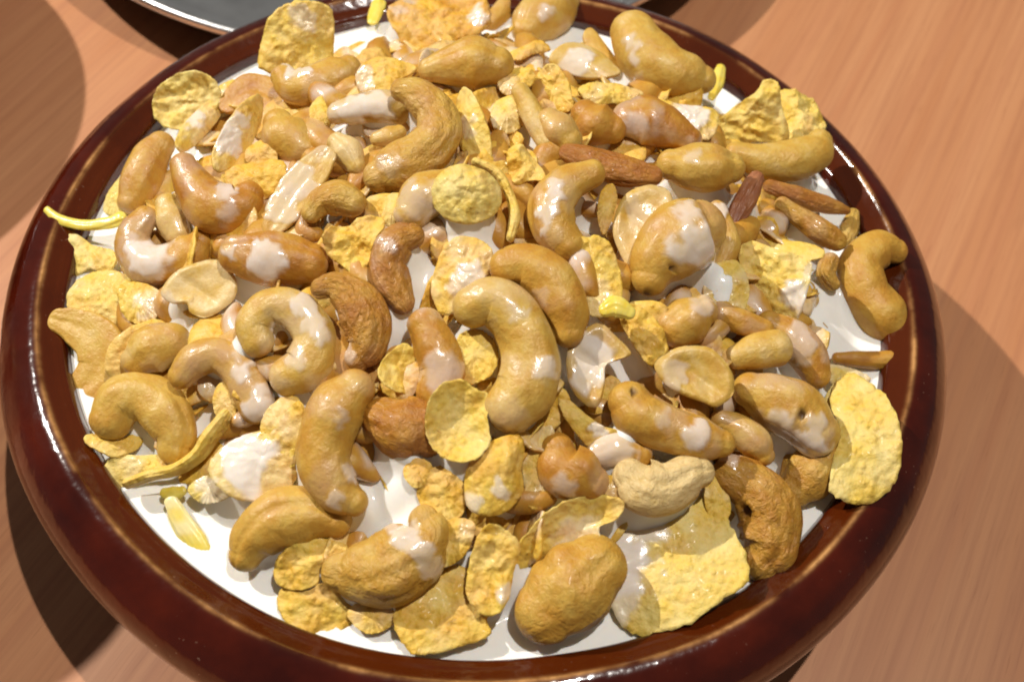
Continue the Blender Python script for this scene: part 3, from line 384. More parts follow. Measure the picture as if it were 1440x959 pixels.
{'t': 'S', 'name': 'cashew', 'cat': 'cashew', 'label': 'greyish tan cashew crescent in front of the tall standing flake at top left', 'group': 'cashews heaped on top of the bowl', 'o': [-0.05092, 0.04664, 0.01764], 'N': [-0.106, -0.211, 0.972], 'V': [0.17, -0.722, 0.67], 'tone': 0.43, 'film': 0.4, 'milk': [([-7.51, 2.9, -0.19], 2.17, 1), ([-3.82, 2.46, 0.12], 1.78, 0.9)], 'p': [[-9.94, 0.52, -0.97, 3.53], [-6.17, -2.95, -1.31, 4.98], [0.43, -1.71, -0.32, 5.81], [5.94, 1.62, 1.0, 5.61], [8.12, 3.73, 1.7, 3.7]], 'seam': None, 'dep': 0.88, 'flat': 0, 'wr': 0.62, 'hole': []},
{'t': 'S', 'name': 'cashew_half', 'cat': 'cashew half', 'label': 'flat orange-brown cashew half left of the greyish crescent at upper left', 'group': 'split cashew halves showing a flat face', 'o': [-0.07011, 0.0474, 0.00805], 'N': [-0.147, -0.208, 0.967], 'V': [0.217, -0.703, 0.677], 'tone': 0.688, 'film': 0.15, 'milk': [], 'p': [[-6.62, -2.22, -1.48, 3.47], [-1.81, 2.27, 0.21, 5.26], [6.16, -0.8, 0.76, 5.26]], 'seam': None, 'dep': 0.88, 'flat': 1, 'wr': 0.62, 'hole': []},
{'t': 'S', 'name': 'cashew', 'cat': 'cashew', 'label': 'rounded tan cashew under the greyish crescent at upper left', 'group': 'cashews heaped on top of the bowl', 'o': [-0.05278, 0.01994, 0.0205], 'N': [-0.105, -0.278, 0.955], 'V': [0.186, -0.687, 0.703], 'tone': 0.43, 'film': 0.2, 'milk': [], 'p': [[-4.87, 4.49, 0.77, 4.16], [-2.53, 1.03, 0.02, 6.3], [2.55, -2.36, -0.41, 5.31], [6.35, -3.54, -0.33, 3.51]], 'seam': None, 'dep': 0.88, 'flat': 0, 'wr': 0.62, 'hole': []},
{'t': 'S', 'name': 'cashew', 'cat': 'cashew', 'label': 'bone-shaped cashew drenched in white milk at upper left of centre', 'group': 'cashews heaped on top of the bowl', 'o': [-0.03232, 0.02543, 0.0282], 'N': [-0.061, -0.268, 0.962], 'V': [0.126, -0.713, 0.689], 'tone': 0.3, 'film': 0.5, 'milk': [([-4.6, 1.12, 0.02], 4.08, 1), ([0.85, 2.43, 0.73], 4.08, 1), ([-8.35, -1.54, -0.96], 2.6, 0.6)], 'p': [[-9.09, -1.57, -1.01, 2.92], [-3.87, -0.08, -0.27, 3.9], [2.89, 1.08, 0.48, 4.29], [7.5, 0.07, 0.49, 3.9]], 'seam': None, 'dep': 0.88, 'flat': 0, 'wr': 0.62, 'hole': []},
{'t': 'S', 'name': 'cashew', 'cat': 'cashew', 'label': 'large golden cashew hook opening left, upper left of centre', 'group': 'cashews heaped on top of the bowl', 'o': [-0.0199, 0.01184, 0.03267], 'N': [-0.03, -0.303, 0.952], 'V': [0.093, -0.702, 0.706], 'tone': 0.473, 'film': 0.15, 'milk': [([-5.07, -7.32, -2.5], 2.86, 0.4)], 'p': [[-4.7, 12.94, 3.97, 2.98], [-0.53, 11.8, 3.74, 4.51], [4.73, 7.12, 2.42, 5.26], [6.16, 0.69, 0.42, 6.01], [1.79, -4.94, -1.52, 6.58], [-4.18, -8.76, -2.93, 6.2], [-7.55, -10.73, -3.66, 4.09]], 'seam': None, 'dep': 0.88, 'flat': 0, 'wr': 1.6, 'hole': []},
{'t': 'S', 'name': 'cashew', 'cat': 'cashew', 'label': 'tiny pale creased nut tip in the mouth of the large golden hook', 'group': 'cashews heaped on top of the bowl', 'o': [-0.03656, 0.00892, 0.02832], 'N': [-0.067, -0.309, 0.949], 'V': [0.144, -0.686, 0.713], 'tone': 0.05, 'film': 0.15, 'milk': [], 'p': [[-2.84, 2.87, 0.73, 2.65], [0.06, 0.33, 0.11, 3.97], [2.73, -3.34, -0.9, 2.65]], 'seam': 80, 'dep': 0.88, 'flat': 0, 'wr': 0.62, 'hole': []},
{'t': 'S', 'name': 'cashew', 'cat': 'cashew', 'label': 'small tan nut stub just right of the creased nut tip', 'group': 'cashews heaped on top of the bowl', 'o': [-0.02668, 0.01552, 0.02916], 'N': [-0.047, -0.292, 0.955], 'V': [0.112, -0.701, 0.704], 'tone': 0.344, 'film': 0.2, 'milk': [], 'p': [[-2.94, -1.08, -0.47, 1.91], [0.23, -0.1, -0.02, 2.67], [2.63, 1.22, 0.5, 1.91]], 'seam': None, 'dep': 0.88, 'flat': 0, 'wr': 0.62, 'hole': []},
{'t': 'S', 'name': 'cashew_half', 'cat': 'cashew half', 'label': 'long slanted cashew half with a grey milky face, upper left', 'group': 'split cashew halves showing a flat face', 'o': [-0.04686, -0.00367, 0.0266], 'N': [-0.085, -0.338, 0.937], 'V': [0.18, -0.658, 0.731], 'tone': 0.3, 'film': 0.5, 'milk': [([-1.6, 2.37, 0.71], 3.88, 0.7), ([-3.69, -3.99, -1.77], 3.18, 0.7)], 'p': [[5.36, 8.94, 3.71, 3.0], [3.19, 5.23, 2.17, 4.41], [-0.36, 0.06, -0.01, 4.77], [-3.12, -5.4, -2.23, 4.41], [-4.91, -8.85, -3.64, 2.91]], 'seam': None, 'dep': 0.88, 'flat': 1, 'wr': 0.62, 'hole': []},
{'t': 'S', 'name': 'cashew', 'cat': 'cashew', 'label': 'small golden cashew hook touching the slanted milky half', 'group': 'cashews heaped on top of the bowl', 'o': [-0.03737, -0.00799, 0.02816], 'N': [-0.064, -0.348, 0.935], 'V': [0.152, -0.656, 0.739], 'tone': 0.43, 'film': 0.2, 'milk': [], 'p': [[-5.08, -2.79, -1.38, 2.56], [-2.85, 0.13, -0.15, 3.66], [1.21, 1.36, 0.59, 4.58], [4.89, 0.12, 0.38, 3.66]], 'seam': None, 'dep': 0.88, 'flat': 0, 'wr': 1.6, 'hole': []},
{'t': 'S', 'name': 'cashew', 'cat': 'cashew', 'label': 'pointed tan cashew with a straight crease, second row below the top orange flake', 'group': 'cashews heaped on top of the bowl', 'o': [-0.00983, 0.04568, 0.02807], 'N': [-0.009, -0.214, 0.977], 'V': [0.056, -0.746, 0.664], 'tone': 0.43, 'film': 0.15, 'milk': [], 'p': [[-9.49, -2.37, -0.61, 3.47], [-5.09, -0.85, -0.24, 5.26], [2.06, 1.0, 0.24, 7.68], [8.07, 0.92, 0.28, 5.46]], 'seam': 75, 'dep': 0.88, 'flat': 0, 'wr': 0.62, 'hole': []},
{'t': 'S', 'name': 'cashew', 'cat': 'cashew', 'label': 'golden cashew with milk streaks at the back rim, top centre', 'group': 'cashews heaped on top of the bowl', 'o': [0.01063, 0.10603, -0.00203], 'N': [0.04, -0.054, 0.998], 'V': [-0.003, -0.775, 0.632], 'tone': 0.43, 'film': 0.2, 'milk': [([0.13, 1.59, 0.08], 2.27, 0.7)], 'p': [[-5.31, -7.87, -0.21, 5.19], [-2.78, -2.84, -0.04, 7.86], [2.78, 3.38, 0.07, 7.63], [5.78, 7.65, 0.18, 5.03]], 'seam': 60, 'dep': 0.88, 'flat': 0, 'wr': 0.62, 'hole': []},
{'t': 'S', 'name': 'cashew', 'cat': 'cashew', 'label': 'narrow tan cashew tip left of the streaked cashew at the back', 'group': 'cashews heaped on top of the bowl', 'o': [-0.00372, 0.11071, -0.00506], 'N': [0.005, -0.042, 0.999], 'V': [0.032, -0.775, 0.631], 'tone': 0.473, 'film': 0.2, 'milk': [], 'p': [[-2.88, -6.96, -0.28, 2.9], [-0.14, -1.25, -0.05, 3.86], [2.08, 5.85, 0.23, 4.35]], 'seam': None, 'dep': 0.88, 'flat': 0, 'wr': 0.62, 'hole': []},
{'t': 'S', 'name': 'cashew', 'cat': 'cashew', 'label': 'large speckled tan cashew with a milk ridge beside the back right rim', 'group': 'cashews heaped on top of the bowl', 'o': [0.04597, 0.07161, 0.01377], 'N': [0.124, -0.149, 0.981], 'V': [-0.098, -0.755, 0.649], 'tone': 0.361, 'film': 0.1, 'milk': [([-9.18, 4.54, 1.86], 1.87, 0.8), ([-8.3, -1.86, 0.77], 1.66, 0.8), ([-6.57, -9.24, -0.57], 2.91, 0.5)], 'p': [[-9.32, 8.26, 2.44, 6.99], [-5.88, 1.62, 0.99, 8.52], [0.84, -3.08, -0.58, 8.08], [8.09, -3.98, -1.63, 6.77], [11.82, -4.24, -2.14, 4.47]], 'seam': None, 'dep': 0.88, 'flat': 0, 'wr': 0.62, 'hole': []},
{'t': 'O', 'name': 'almond_slice', 'cat': 'almond slice', 'label': 'oval almond slice with a shiny white face left of the speckled cashew', 'group': 'almond slices and nut slivers', 'o': [0.02316, 0.06157, 0.01909], 'N': [0.061, -0.239, 0.969], 'V': [-0.038, -0.753, 0.657], 'tone': 0.2, 'film': 0.2, 'milk': [([-1.8, -0.21, 0.06], 4.04, 1)], 'p': [[-6.94, -2.28], [-1.91, -4.8], [5.19, -5.3], [9.73, -3.35], [8.6, -0.32], [4.43, 4.21], [-1.69, 6.22], [-6.83, 4.91], [-10.55, 0.83]], 'U': [0.995, 0.097, -0.038], 'prof': 'flake', 'dome': 1.41, 'bump': 0.16, 'fold': 0.0, 'thick': 1.62, 'jag': 0.3, 'dm': 'nut'},
{'t': 'O', 'name': 'almond_slice', 'cat': 'almond slice', 'label': 'narrow tan almond slice leaning against the speckled cashew', 'group': 'almond slices and nut slivers', 'o': [0.02809, 0.07635, 0.01103], 'N': [0.07, -0.207, 0.976], 'V': [-0.049, -0.759, 0.649], 'tone': 0.4, 'film': 0.1, 'milk': [], 'p': [[-4.65, 1.84], [-1.35, -2.5], [2.77, -6.75], [5.76, -6.52], [4.61, -2.8], [0.96, 3.32], [-2.79, 7.69], [-5.41, 5.91]], 'U': [0.994, 0.096, -0.051], 'prof': 'flake', 'dome': 0.84, 'bump': 0.17, 'fold': 0.0, 'thick': 1.69, 'jag': 0.3, 'dm': 'nut'},
{'t': 'S', 'name': 'cashew', 'cat': 'cashew', 'label': 'pinkish milk-coated cashew with a bright glint, upper right', 'group': 'cashews heaped on top of the bowl', 'o': [0.04251, 0.03284, 0.02443], 'N': [0.113, -0.249, 0.962], 'V': [-0.098, -0.72, 0.686], 'tone': 0.774, 'film': 0.5, 'milk': [([-6.57, -1.74, 0.32], 4.18, 0.6), ([-7.93, -5.17, -0.41], 2.28, 0.7)], 'p': [[-7.47, 0.64, 1.04, 4.98], [-2.85, 1.13, 0.63, 6.98], [4.21, -0.45, -0.61, 5.58], [9.13, -2.31, -1.67, 3.68]], 'seam': None, 'dep': 0.88, 'flat': 0, 'wr': 0.62, 'hole': []},
{'t': 'S', 'name': 'cashew', 'cat': 'cashew', 'label': 'shaded brown cashew shoulder left of the pinkish coated one', 'group': 'cashews heaped on top of the bowl', 'o': [0.02673, 0.03049, 0.02619], 'N': [0.078, -0.253, 0.964], 'V': [-0.052, -0.722, 0.69], 'tone': 0.645, 'film': 0.1, 'milk': [], 'p': [[-3.54, 1.94, 0.8, 4.04], [-0.4, -0.42, -0.08, 6.13], [4.14, -1.31, -0.68, 4.04]], 'seam': None, 'dep': 0.88, 'flat': 0, 'wr': 0.62, 'hole': []},
{'t': 'S', 'name': 'cashew', 'cat': 'cashew', 'label': 'squat tan nut lobe left of the shaded brown shoulder', 'group': 'cashews heaped on top of the bowl', 'o': [0.01661, 0.02153, 0.03056], 'N': [0.054, -0.278, 0.959], 'V': [-0.022, -0.717, 0.697], 'tone': 0.387, 'film': 0.2, 'milk': [], 'p': [[-2.82, 2.45, 0.87, 3.46], [-0.04, 0.04, 0.01, 4.81], [2.72, -2.36, -0.84, 3.66]], 'seam': None, 'dep': 0.88, 'flat': 0, 'wr': 0.62, 'hole': []},
{'t': 'S', 'name': 'nut_sliver', 'cat': 'nut sliver', 'label': 'slanted yellow-tan sliver left of the squat nut lobe', 'group': 'almond slices and nut slivers', 'o': [0.00957, 0.02557, 0.03127], 'N': [0.037, -0.268, 0.963], 'V': [-0.0, -0.724, 0.69], 'tone': 0.25, 'film': 0.35, 'milk': [], 'p': [[-3.84, 6.59, 1.98, 2.4], [-0.38, 0.87, 0.26, 3.13], [3.97, -7.07, -2.12, 2.58]], 'seam': None, 'dep': 0.88, 'flat': 0, 'wr': 0.62, 'hole': []},
{'t': 'S', 'name': 'almond_slice', 'cat': 'almond slice', 'label': 'orange-brown pointed almond slice left of the seamed oval cashew', 'group': 'almond slices and nut slivers', 'o': [0.02987, 0.01042, 0.03115], 'N': [0.082, -0.307, 0.948], 'V': [-0.065, -0.699, 0.712], 'tone': 0.95, 'film': 0.05, 'milk': [], 'p': [[-10.61, 1.6, 1.43, 2.6], [-4.93, 0.41, 0.56, 3.94], [3.31, -0.54, -0.46, 4.48], [10.92, -1.15, -1.31, 2.96]], 'seam': None, 'dep': 0.88, 'flat': 0.5, 'wr': 1.5, 'hole': []},
{'t': 'S', 'name': 'cashew', 'cat': 'cashew', 'label': 'oval cashew with a lengthwise seam near the right rim, upper right', 'group': 'cashews heaped on top of the bowl', 'o': [0.05386, 0.01605, 0.02781], 'N': [0.133, -0.296, 0.946], 'V': [-0.137, -0.697, 0.703], 'tone': 0.387, 'film': 0.1, 'milk': [([-2.23, 1.47, 0.77], 2.19, 0.6)], 'p': [[-7.92, -1.03, 0.79, 4.22], [-3.07, -0.64, 0.23, 6.14], [3.28, 0.44, -0.32, 6.33], [7.63, 1.32, -0.66, 4.18]], 'seam': 75, 'dep': 0.88, 'flat': 0, 'wr': 0.62, 'hole': []},
{'t': 'S', 'name': 'cashew', 'cat': 'cashew', 'label': 'curved tan cashew holding up the crumpled flakes at the upper right rim', 'group': 'cashews heaped on top of the bowl', 'o': [0.08206, 0.04317, 0.00844], 'N': [0.194, -0.226, 0.955], 'V': [-0.201, -0.701, 0.685], 'tone': 0.3, 'film': 0.05, 'milk': [], 'p': [[-15.29, -3.71, 2.22, 3.37], [-7.36, -3.86, 0.58, 5.06], [1.48, -1.53, -0.66, 6.12], [8.32, 3.01, -0.98, 5.48], [9.9, 7.1, -0.33, 3.62]], 'seam': None, 'dep': 0.88, 'flat': 0, 'wr': 0.62, 'hole': []},
{'t': 'S', 'name': 'dried_fruit_strip', 'cat': 'dried fruit', 'label': 'reddish-brown wrinkled dried fruit strip at upper right', 'group': None, 'o': [0.0665, 0.01356, 0.01958], 'N': [0.156, -0.297, 0.942], 'V': [-0.173, -0.677, 0.715], 'tone': 1.2, 'film': 0.05, 'milk': [], 'p': [[3.16, 6.89, 1.65, 2.08], [0.06, 0.37, 0.11, 3.16], [-2.98, -6.85, -1.67, 2.23]], 'seam': None, 'dep': 0.88, 'flat': 0, 'wr': 2.5, 'hole': []},
{'t': 'S', 'name': 'nut_sliver', 'cat': 'nut sliver', 'label': 'long brown nut sliver floating on the milk at the right rim', 'group': 'almond slices and nut slivers', 'o': [0.08865, 0.02984, 0.00494], 'N': [0.201, -0.255, 0.946], 'V': [-0.222, -0.674, 0.705], 'tone': 0.85, 'film': 0.1, 'milk': [], 'p': [[-12.08, 1.05, 2.85, 1.98], [-2.06, -0.24, 0.37, 2.77], [6.77, -0.35, -1.54, 2.18], [10.53, -0.46, -2.37, 1.44]], 'seam': None, 'dep': 0.88, 'flat': 0, 'wr': 2, 'hole': []},
{'t': 'S', 'name': 'nut_sliver', 'cat': 'nut sliver', 'label': 'thick tan nut sliver below the long brown one near the right rim', 'group': 'almond slices and nut slivers', 'o': [0.08713, 0.01579, 0.00982], 'N': [0.193, -0.29, 0.937], 'V': [-0.226, -0.659, 0.718], 'tone': 0.6, 'film': 0.2, 'milk': [], 'p': [[-8.79, 3.83, 3.0, 2.29], [-3.11, 1.19, 1.01, 3.05], [2.98, -1.36, -1.04, 3.63], [7.04, -2.79, -2.32, 2.67]], 'seam': None, 'dep': 0.88, 'flat': 0, 'wr': 1.6, 'hole': []},
{'t': 'S', 'name': 'nut_sliver', 'cat': 'nut sliver', 'label': 'short pale nut chip wedged between the slivers and the kidney cashew', 'group': 'almond slices and nut slivers', 'o': [0.10152, 0.02793, -0.00263], 'N': [0.221, -0.258, 0.94], 'V': [-0.253, -0.655, 0.712], 'tone': 0.3, 'film': 0.1, 'milk': [], 'p': [[1.09, 4.29, 0.92, 1.86], [0.24, 0.43, 0.06, 2.81], [-1.11, -3.78, -0.78, 2.41]], 'seam': None, 'dep': 0.88, 'flat': 0, 'wr': 2, 'hole': []},
{'t': 'S', 'name': 'nut_sliver', 'cat': 'nut sliver', 'label': 'pinkish nut fragment touching the kidney cashew from the left', 'group': 'almond slices and nut slivers', 'o': [0.0923, 0.0051, 0.00404], 'N': [0.197, -0.31, 0.93], 'V': [-0.243, -0.63, 0.738], 'tone': 0.5, 'film': 0.4, 'milk': [], 'p': [[0.24, 3.25, 1.03, 2.28], [-0.93, -0.51, 0.03, 2.85], [1.11, -3.12, -1.28, 1.9]], 'seam': None, 'dep': 0.88, 'flat': 0, 'wr': 2, 'hole': []},
{'t': 'S', 'name': 'cashew', 'cat': 'cashew', 'label': 'small tan nut end right of the big milk-capped cashew', 'group': 'cashews heaped on top of the bowl', 'o': [0.06028, -0.0016, 0.02192], 'N': [0.139, -0.332, 0.933], 'V': [-0.16, -0.657, 0.737], 'tone': 0.43, 'film': 0.3, 'milk': [([-2.12, 6.39, 2.59], 2.33, 0.9)], 'p': [[-2.14, 6.94, 2.79, 2.07], [-0.09, 2.58, 0.93, 2.83], [1.59, -2.01, -0.95, 3.01], [-0.06, -6.81, -2.42, 2.26]], 'seam': None, 'dep': 0.88, 'flat': 0, 'wr': 0.62, 'hole': []},
{'t': 'S', 'name': 'cashew', 'cat': 'cashew', 'label': 'milky domed cashew back left of the round bumpy flake', 'group': 'cashews heaped on top of the bowl', 'o': [-0.01406, -0.00734, 0.0321], 'N': [-0.015, -0.348, 0.937], 'V': [0.078, -0.669, 0.739], 'tone': 0.387, 'film': 0.6, 'milk': [([-2.74, -1.17, -0.48], 4.15, 0.5)], 'p': [[-3.59, -4.19, -1.62, 4.35], [-0.68, 0.57, 0.2, 5.99], [4.56, 3.44, 1.35, 4.35]], 'seam': None, 'dep': 0.88, 'flat': 0, 'wr': 0.62, 'hole': []},
{'t': 'S', 'name': 'cashew', 'cat': 'cashew', 'label': 'brown nut piece in the shade below the golden hook of the bowl centre left', 'group': 'cashews heaped on top of the bowl', 'o': [-0.04296, -0.01161, 0.02256], 'N': [-0.075, -0.352, 0.933], 'V': [0.169, -0.639, 0.751], 'tone': 0.602, 'film': 0.2, 'milk': [], 'p': [[-1.04, 3.36, 1.18, 1.85], [-0.77, -1.03, -0.45, 2.77], [2.18, -1.8, -0.5, 1.85]], 'seam': None, 'dep': 0.88, 'flat': 0, 'wr': 0.62, 'hole': []},
{'t': 'O', 'name': 'corn_flake', 'cat': 'corn flake', 'label': 'round crinkled olive flake at the upper left inner wall', 'group': 'corn flakes among the cashews', 'o': [-0.08922, 0.04518, 0.00594], 'N': [-0.044, -0.66, 0.75], 'V': [0.266, -0.689, 0.674], 'tone': 0.15, 'film': 0.12, 'milk': [], 'p': [[6.49, 7.23], [1.84, 8.36], [-3.3, 7.26], [-7.57, 4.21], [-9.83, 0.02], [-9.45, -4.19], [-6.53, -7.27], [-1.85, -8.4], [3.31, -7.28], [7.57, -4.21], [9.8, -0.02], [9.4, 4.17]], 'U': [0.995, 0.04, 0.093], 'prof': 'flake', 'dome': -1.62, 'bump': 1.22, 'fold': 0.81, 'thick': 0.77, 'jag': 1.0, 'dm': 'flake'},
{'t': 'O', 'name': 'corn_flake', 'cat': 'corn flake', 'label': 'milky flake leaning right of the crinkled olive flake', 'group': 'corn flakes among the cashews', 'o': [-0.08398, 0.03599, 0.00545], 'N': [0.572, -0.05, 0.819], 'V': [0.257, -0.677, 0.689], 'tone': 0.35, 'film': 0.3, 'milk': [([-0.83, 1.47, 0.67], 3.2, 0.8)], 'p': [[3.45, 11.51], [0.27, 7.42], [-2.91, 1.44], [-5.23, -4.77], [-6.14, -9.6], [-5.44, -11.87], [-3.3, -11.03], [-0.26, -7.26], [2.92, -1.45], [5.39, 4.91], [6.44, 10.06], [5.72, 12.5]], 'U': [0.816, 0.132, -0.563], 'prof': 'flake', 'dome': 1.0, 'bump': 0.6, 'fold': 0.0, 'thick': 0.76, 'jag': 1.0, 'dm': 'flake'},
{'t': 'O', 'name': 'corn_flake', 'cat': 'corn flake', 'label': 'tall leaf-like flake with a milk-wet face at upper left', 'group': 'corn flakes among the cashews', 'o': [-0.06835, 0.02351, 0.01691], 'N': [0.696, -0.211, 0.686], 'V': [0.227, -0.681, 0.697], 'tone': 0.4, 'film': 0.2, 'milk': [([-1.9, -3.1, 0.97], 4.19, 0.9), ([-0.63, 3.13, 1.6], 2.85, 0.7)], 'p': [[3.09, 11.8], [-0.85, 7.29], [-4.46, 0.95], [-6.83, -5.5], [-7.37, -10.42], [-5.98, -12.59], [-3.0, -11.45], [0.84, -7.24], [4.54, -0.97], [7.09, 5.71], [7.73, 10.92], [6.25, 13.16]], 'U': [0.713, 0.321, -0.624], 'prof': 'flake', 'dome': 0.76, 'bump': 0.57, 'fold': 0.0, 'thick': 0.72, 'jag': 1.0, 'dm': 'flake'},
{'t': 'O', 'name': 'corn_flake', 'cat': 'corn flake', 'label': 'tall bumpy flake standing at the back left rim', 'group': 'corn flakes among the cashews', 'o': [-0.05983, 0.06551, 0.01477], 'N': [0.18, -0.671, 0.719], 'V': [0.186, -0.739, 0.647], 'tone': 0.3, 'film': 0.12, 'milk': [([2.0, 4.05, 3.28], 3.7, 0.5)], 'p': [[-4.35, -10.79], [3.79, -10.08], [9.17, -7.38], [10.15, 1.12], [9.48, 8.33], [4.25, 10.62], [-2.22, 10.08], [-7.94, 6.38], [-10.53, -0.24], [-11.55, -8.26]], 'U': [0.979, 0.19, -0.068], 'prof': 'flake', 'dome': 0.82, 'bump': 1.03, 'fold': 0.0, 'thick': 0.78, 'jag': 1.0, 'dm': 'flake'},
{'t': 'O', 'name': 'corn_flake', 'cat': 'corn flake', 'label': 'smooth golden flake right of the tall bumpy one, cut by the top edge', 'group': 'corn flakes among the cashews', 'o': [-0.05266, 0.10287, -0.00532], 'N': [0.541, -0.716, 0.441], 'V': [0.151, -0.759, 0.633], 'tone': 0.6, 'film': 0.12, 'milk': [], 'p': [[6.76, 3.79], [5.43, 8.11], [2.67, 10.23], [-0.77, 9.62], [-3.99, 6.46], [-6.16, 1.58], [-6.71, -3.76], [-5.46, -8.15], [-2.72, -10.4], [0.78, -9.84], [4.08, -6.62], [6.27, -1.61]], 'U': [0.837, 0.51, -0.199], 'prof': 'flake', 'dome': 1.36, 'bump': 0.34, 'fold': 0.0, 'thick': 0.86, 'jag': 1.0, 'dm': 'flake'},
{'t': 'O', 'name': 'corn_flake', 'cat': 'corn flake', 'label': 'small bright yellow flake in front of the white milk at top', 'group': 'corn flakes among the cashews', 'o': [-0.03181, 0.04363, 0.02361], 'N': [-0.044, -0.278, 0.96], 'V': [0.119, -0.732, 0.67], 'tone': 0.45, 'film': 0.12, 'milk': [([-5.86, -0.61, -0.44], 3.1, 0.5)], 'p': [[-6.51, -4.21], [-2.19, -6.01], [3.19, -5.17], [5.0, -1.18], [8.78, 2.37], [5.6, 4.65], [-0.3, 6.06], [-5.68, 3.84], [-7.85, -0.19]], 'U': [0.995, 0.07, 0.066], 'prof': 'flake', 'dome': 1.16, 'bump': 0.58, 'fold': 0.0, 'thick': 0.74, 'jag': 1.0, 'dm': 'flake'},
{'t': 'O', 'name': 'corn_flake', 'cat': 'corn flake', 'label': 'big orange blistered flake at the top edge of the picture', 'group': 'corn flakes among the cashews', 'o': [-0.02119, 0.0867, 0.00742], 'N': [-0.025, -0.184, 0.983], 'V': [0.079, -0.764, 0.64], 'tone': 0.75, 'film': 0.12, 'milk': [([-12.09, 4.0, 0.44], 3.46, 0.5), ([11.28, 3.35, 0.92], 2.81, 0.8)], 'p': [[-11.89, -7.5], [-5.75, -12.23], [0.65, -12.69], [6.95, -7.83], [14.19, -3.44], [15.44, 2.02], [12.33, 9.16], [4.41, 12.41], [-6.55, 12.84], [-13.79, 7.73], [-15.87, 0.56]], 'U': [0.996, 0.076, 0.04], 'prof': 'flake', 'dome': 1.73, 'bump': 1.3, 'fold': 0.65, 'thick': 0.82, 'jag': 1.0, 'dm': 'flake'},
{'t': 'O', 'name': 'corn_flake', 'cat': 'corn flake', 'label': 'upper yellow crumb flake sitting on the orange blistered flake', 'group': 'corn flakes among the cashews', 'o': [-0.0193, 0.10608, -0.00027], 'N': [-0.021, -0.147, 0.989], 'V': [0.07, -0.775, 0.628], 'tone': 0.3, 'film': 0.12, 'milk': [], 'p': [[-1.22, -4.07], [4.61, -2.78], [6.36, 0.82], [1.99, 4.32], [-4.56, 2.99], [-7.15, -1.23]], 'U': [0.996, 0.077, 0.033], 'prof': 'flake', 'dome': 1.13, 'bump': 1.13, 'fold': 0.68, 'thick': 0.86, 'jag': 1.0, 'dm': 'flake'},
{'t': 'O', 'name': 'corn_flake', 'cat': 'corn flake', 'label': 'narrow yellow flake standing upright right of the golden hook', 'group': 'corn flakes among the cashews', 'o': [-0.00599, 0.0183, 0.03242], 'N': [-0.565, -0.438, 0.699], 'V': [0.048, -0.714, 0.699], 'tone': 0.35, 'film': 0.12, 'milk': [([-1.84, 0.47, -1.19], 2.54, 0.4)], 'p': [[5.08, -9.39], [5.65, -5.33], [4.73, 0.17], [2.53, 5.67], [-0.38, 9.73], [-3.23, 11.2], [-5.22, 9.64], [-5.8, 5.46], [-4.81, -0.17], [-2.54, -5.7], [0.38, -9.64], [3.16, -10.97]], 'U': [0.82, -0.205, 0.534], 'prof': 'flake', 'dome': 0.91, 'bump': 0.54, 'fold': 0.0, 'thick': 0.69, 'jag': 1.0, 'dm': 'flake'},
{'t': 'O', 'name': 'corn_flake', 'cat': 'corn flake', 'label': 'domed bumpy round flake sitting above the milk pool near centre', 'group': 'corn flakes among the cashews', 'o': [-0.00455, -0.00927, 0.03687], 'N': [0.02, -0.429, 0.903], 'V': [0.047, -0.675, 0.736], 'tone': 0.1, 'film': 0.12, 'milk': [], 'p': [[7.63, 3.12], [4.75, 6.09], [0.57, 7.43], [-3.75, 6.77], [-7.05, 4.29], [-8.45, 0.67], [-7.59, -3.1], [-4.71, -6.04], [-0.57, -7.36], [3.72, -6.72], [7.03, -4.27], [8.47, -0.68]], 'U': [0.996, 0.089, 0.021], 'prof': 'flake', 'dome': 3.4, 'bump': 1.02, 'fold': 0.0, 'thick': 0.65, 'jag': 0.7, 'dm': 'flake'},
{'t': 'S', 'name': 'corn_flake', 'cat': 'corn flake', 'label': 'thin curled flake edge wrapping right of the domed flake', 'group': 'corn flakes among the cashews', 'o': [0.00399, -0.00665, 0.03408], 'N': [0.024, -0.348, 0.937], 'V': [0.018, -0.676, 0.737], 'tone': 0.3, 'film': 0.1, 'milk': [], 'p': [[-7.47, 8.0, 3.16, 1.03], [-1.65, 5.48, 2.08, 1.2], [1.58, 0.76, 0.24, 1.2], [3.43, -4.23, -1.66, 1.38], [2.89, -9.44, -3.58, 1.03]], 'seam': None, 'dep': 1.6, 'flat': 0, 'wr': 2, 'hole': []},
{'t': 'O', 'name': 'corn_flake', 'cat': 'corn flake', 'label': 'folded yellow flake left of the deep orange cashew', 'group': 'corn flakes among the cashews', 'o': [-0.03022, -0.02025, 0.02865], 'N': [-0.029, -0.402, 0.915], 'V': [0.133, -0.635, 0.761], 'tone': 0.45, 'film': 0.12, 'milk': [], 'p': [[-6.07, -3.39], [-3.29, -5.51], [0.52, -8.32], [3.85, -6.06], [4.74, -0.77], [7.35, 4.01], [5.93, 6.52], [1.49, 6.17], [-1.52, 4.04], [-5.6, 3.34], [-7.37, 0.15]], 'U': [0.996, 0.07, 0.063], 'prof': 'flake', 'dome': 0.68, 'bump': 1.02, 'fold': 1.36, 'thick': 0.65, 'jag': 1.0, 'dm': 'flake'},
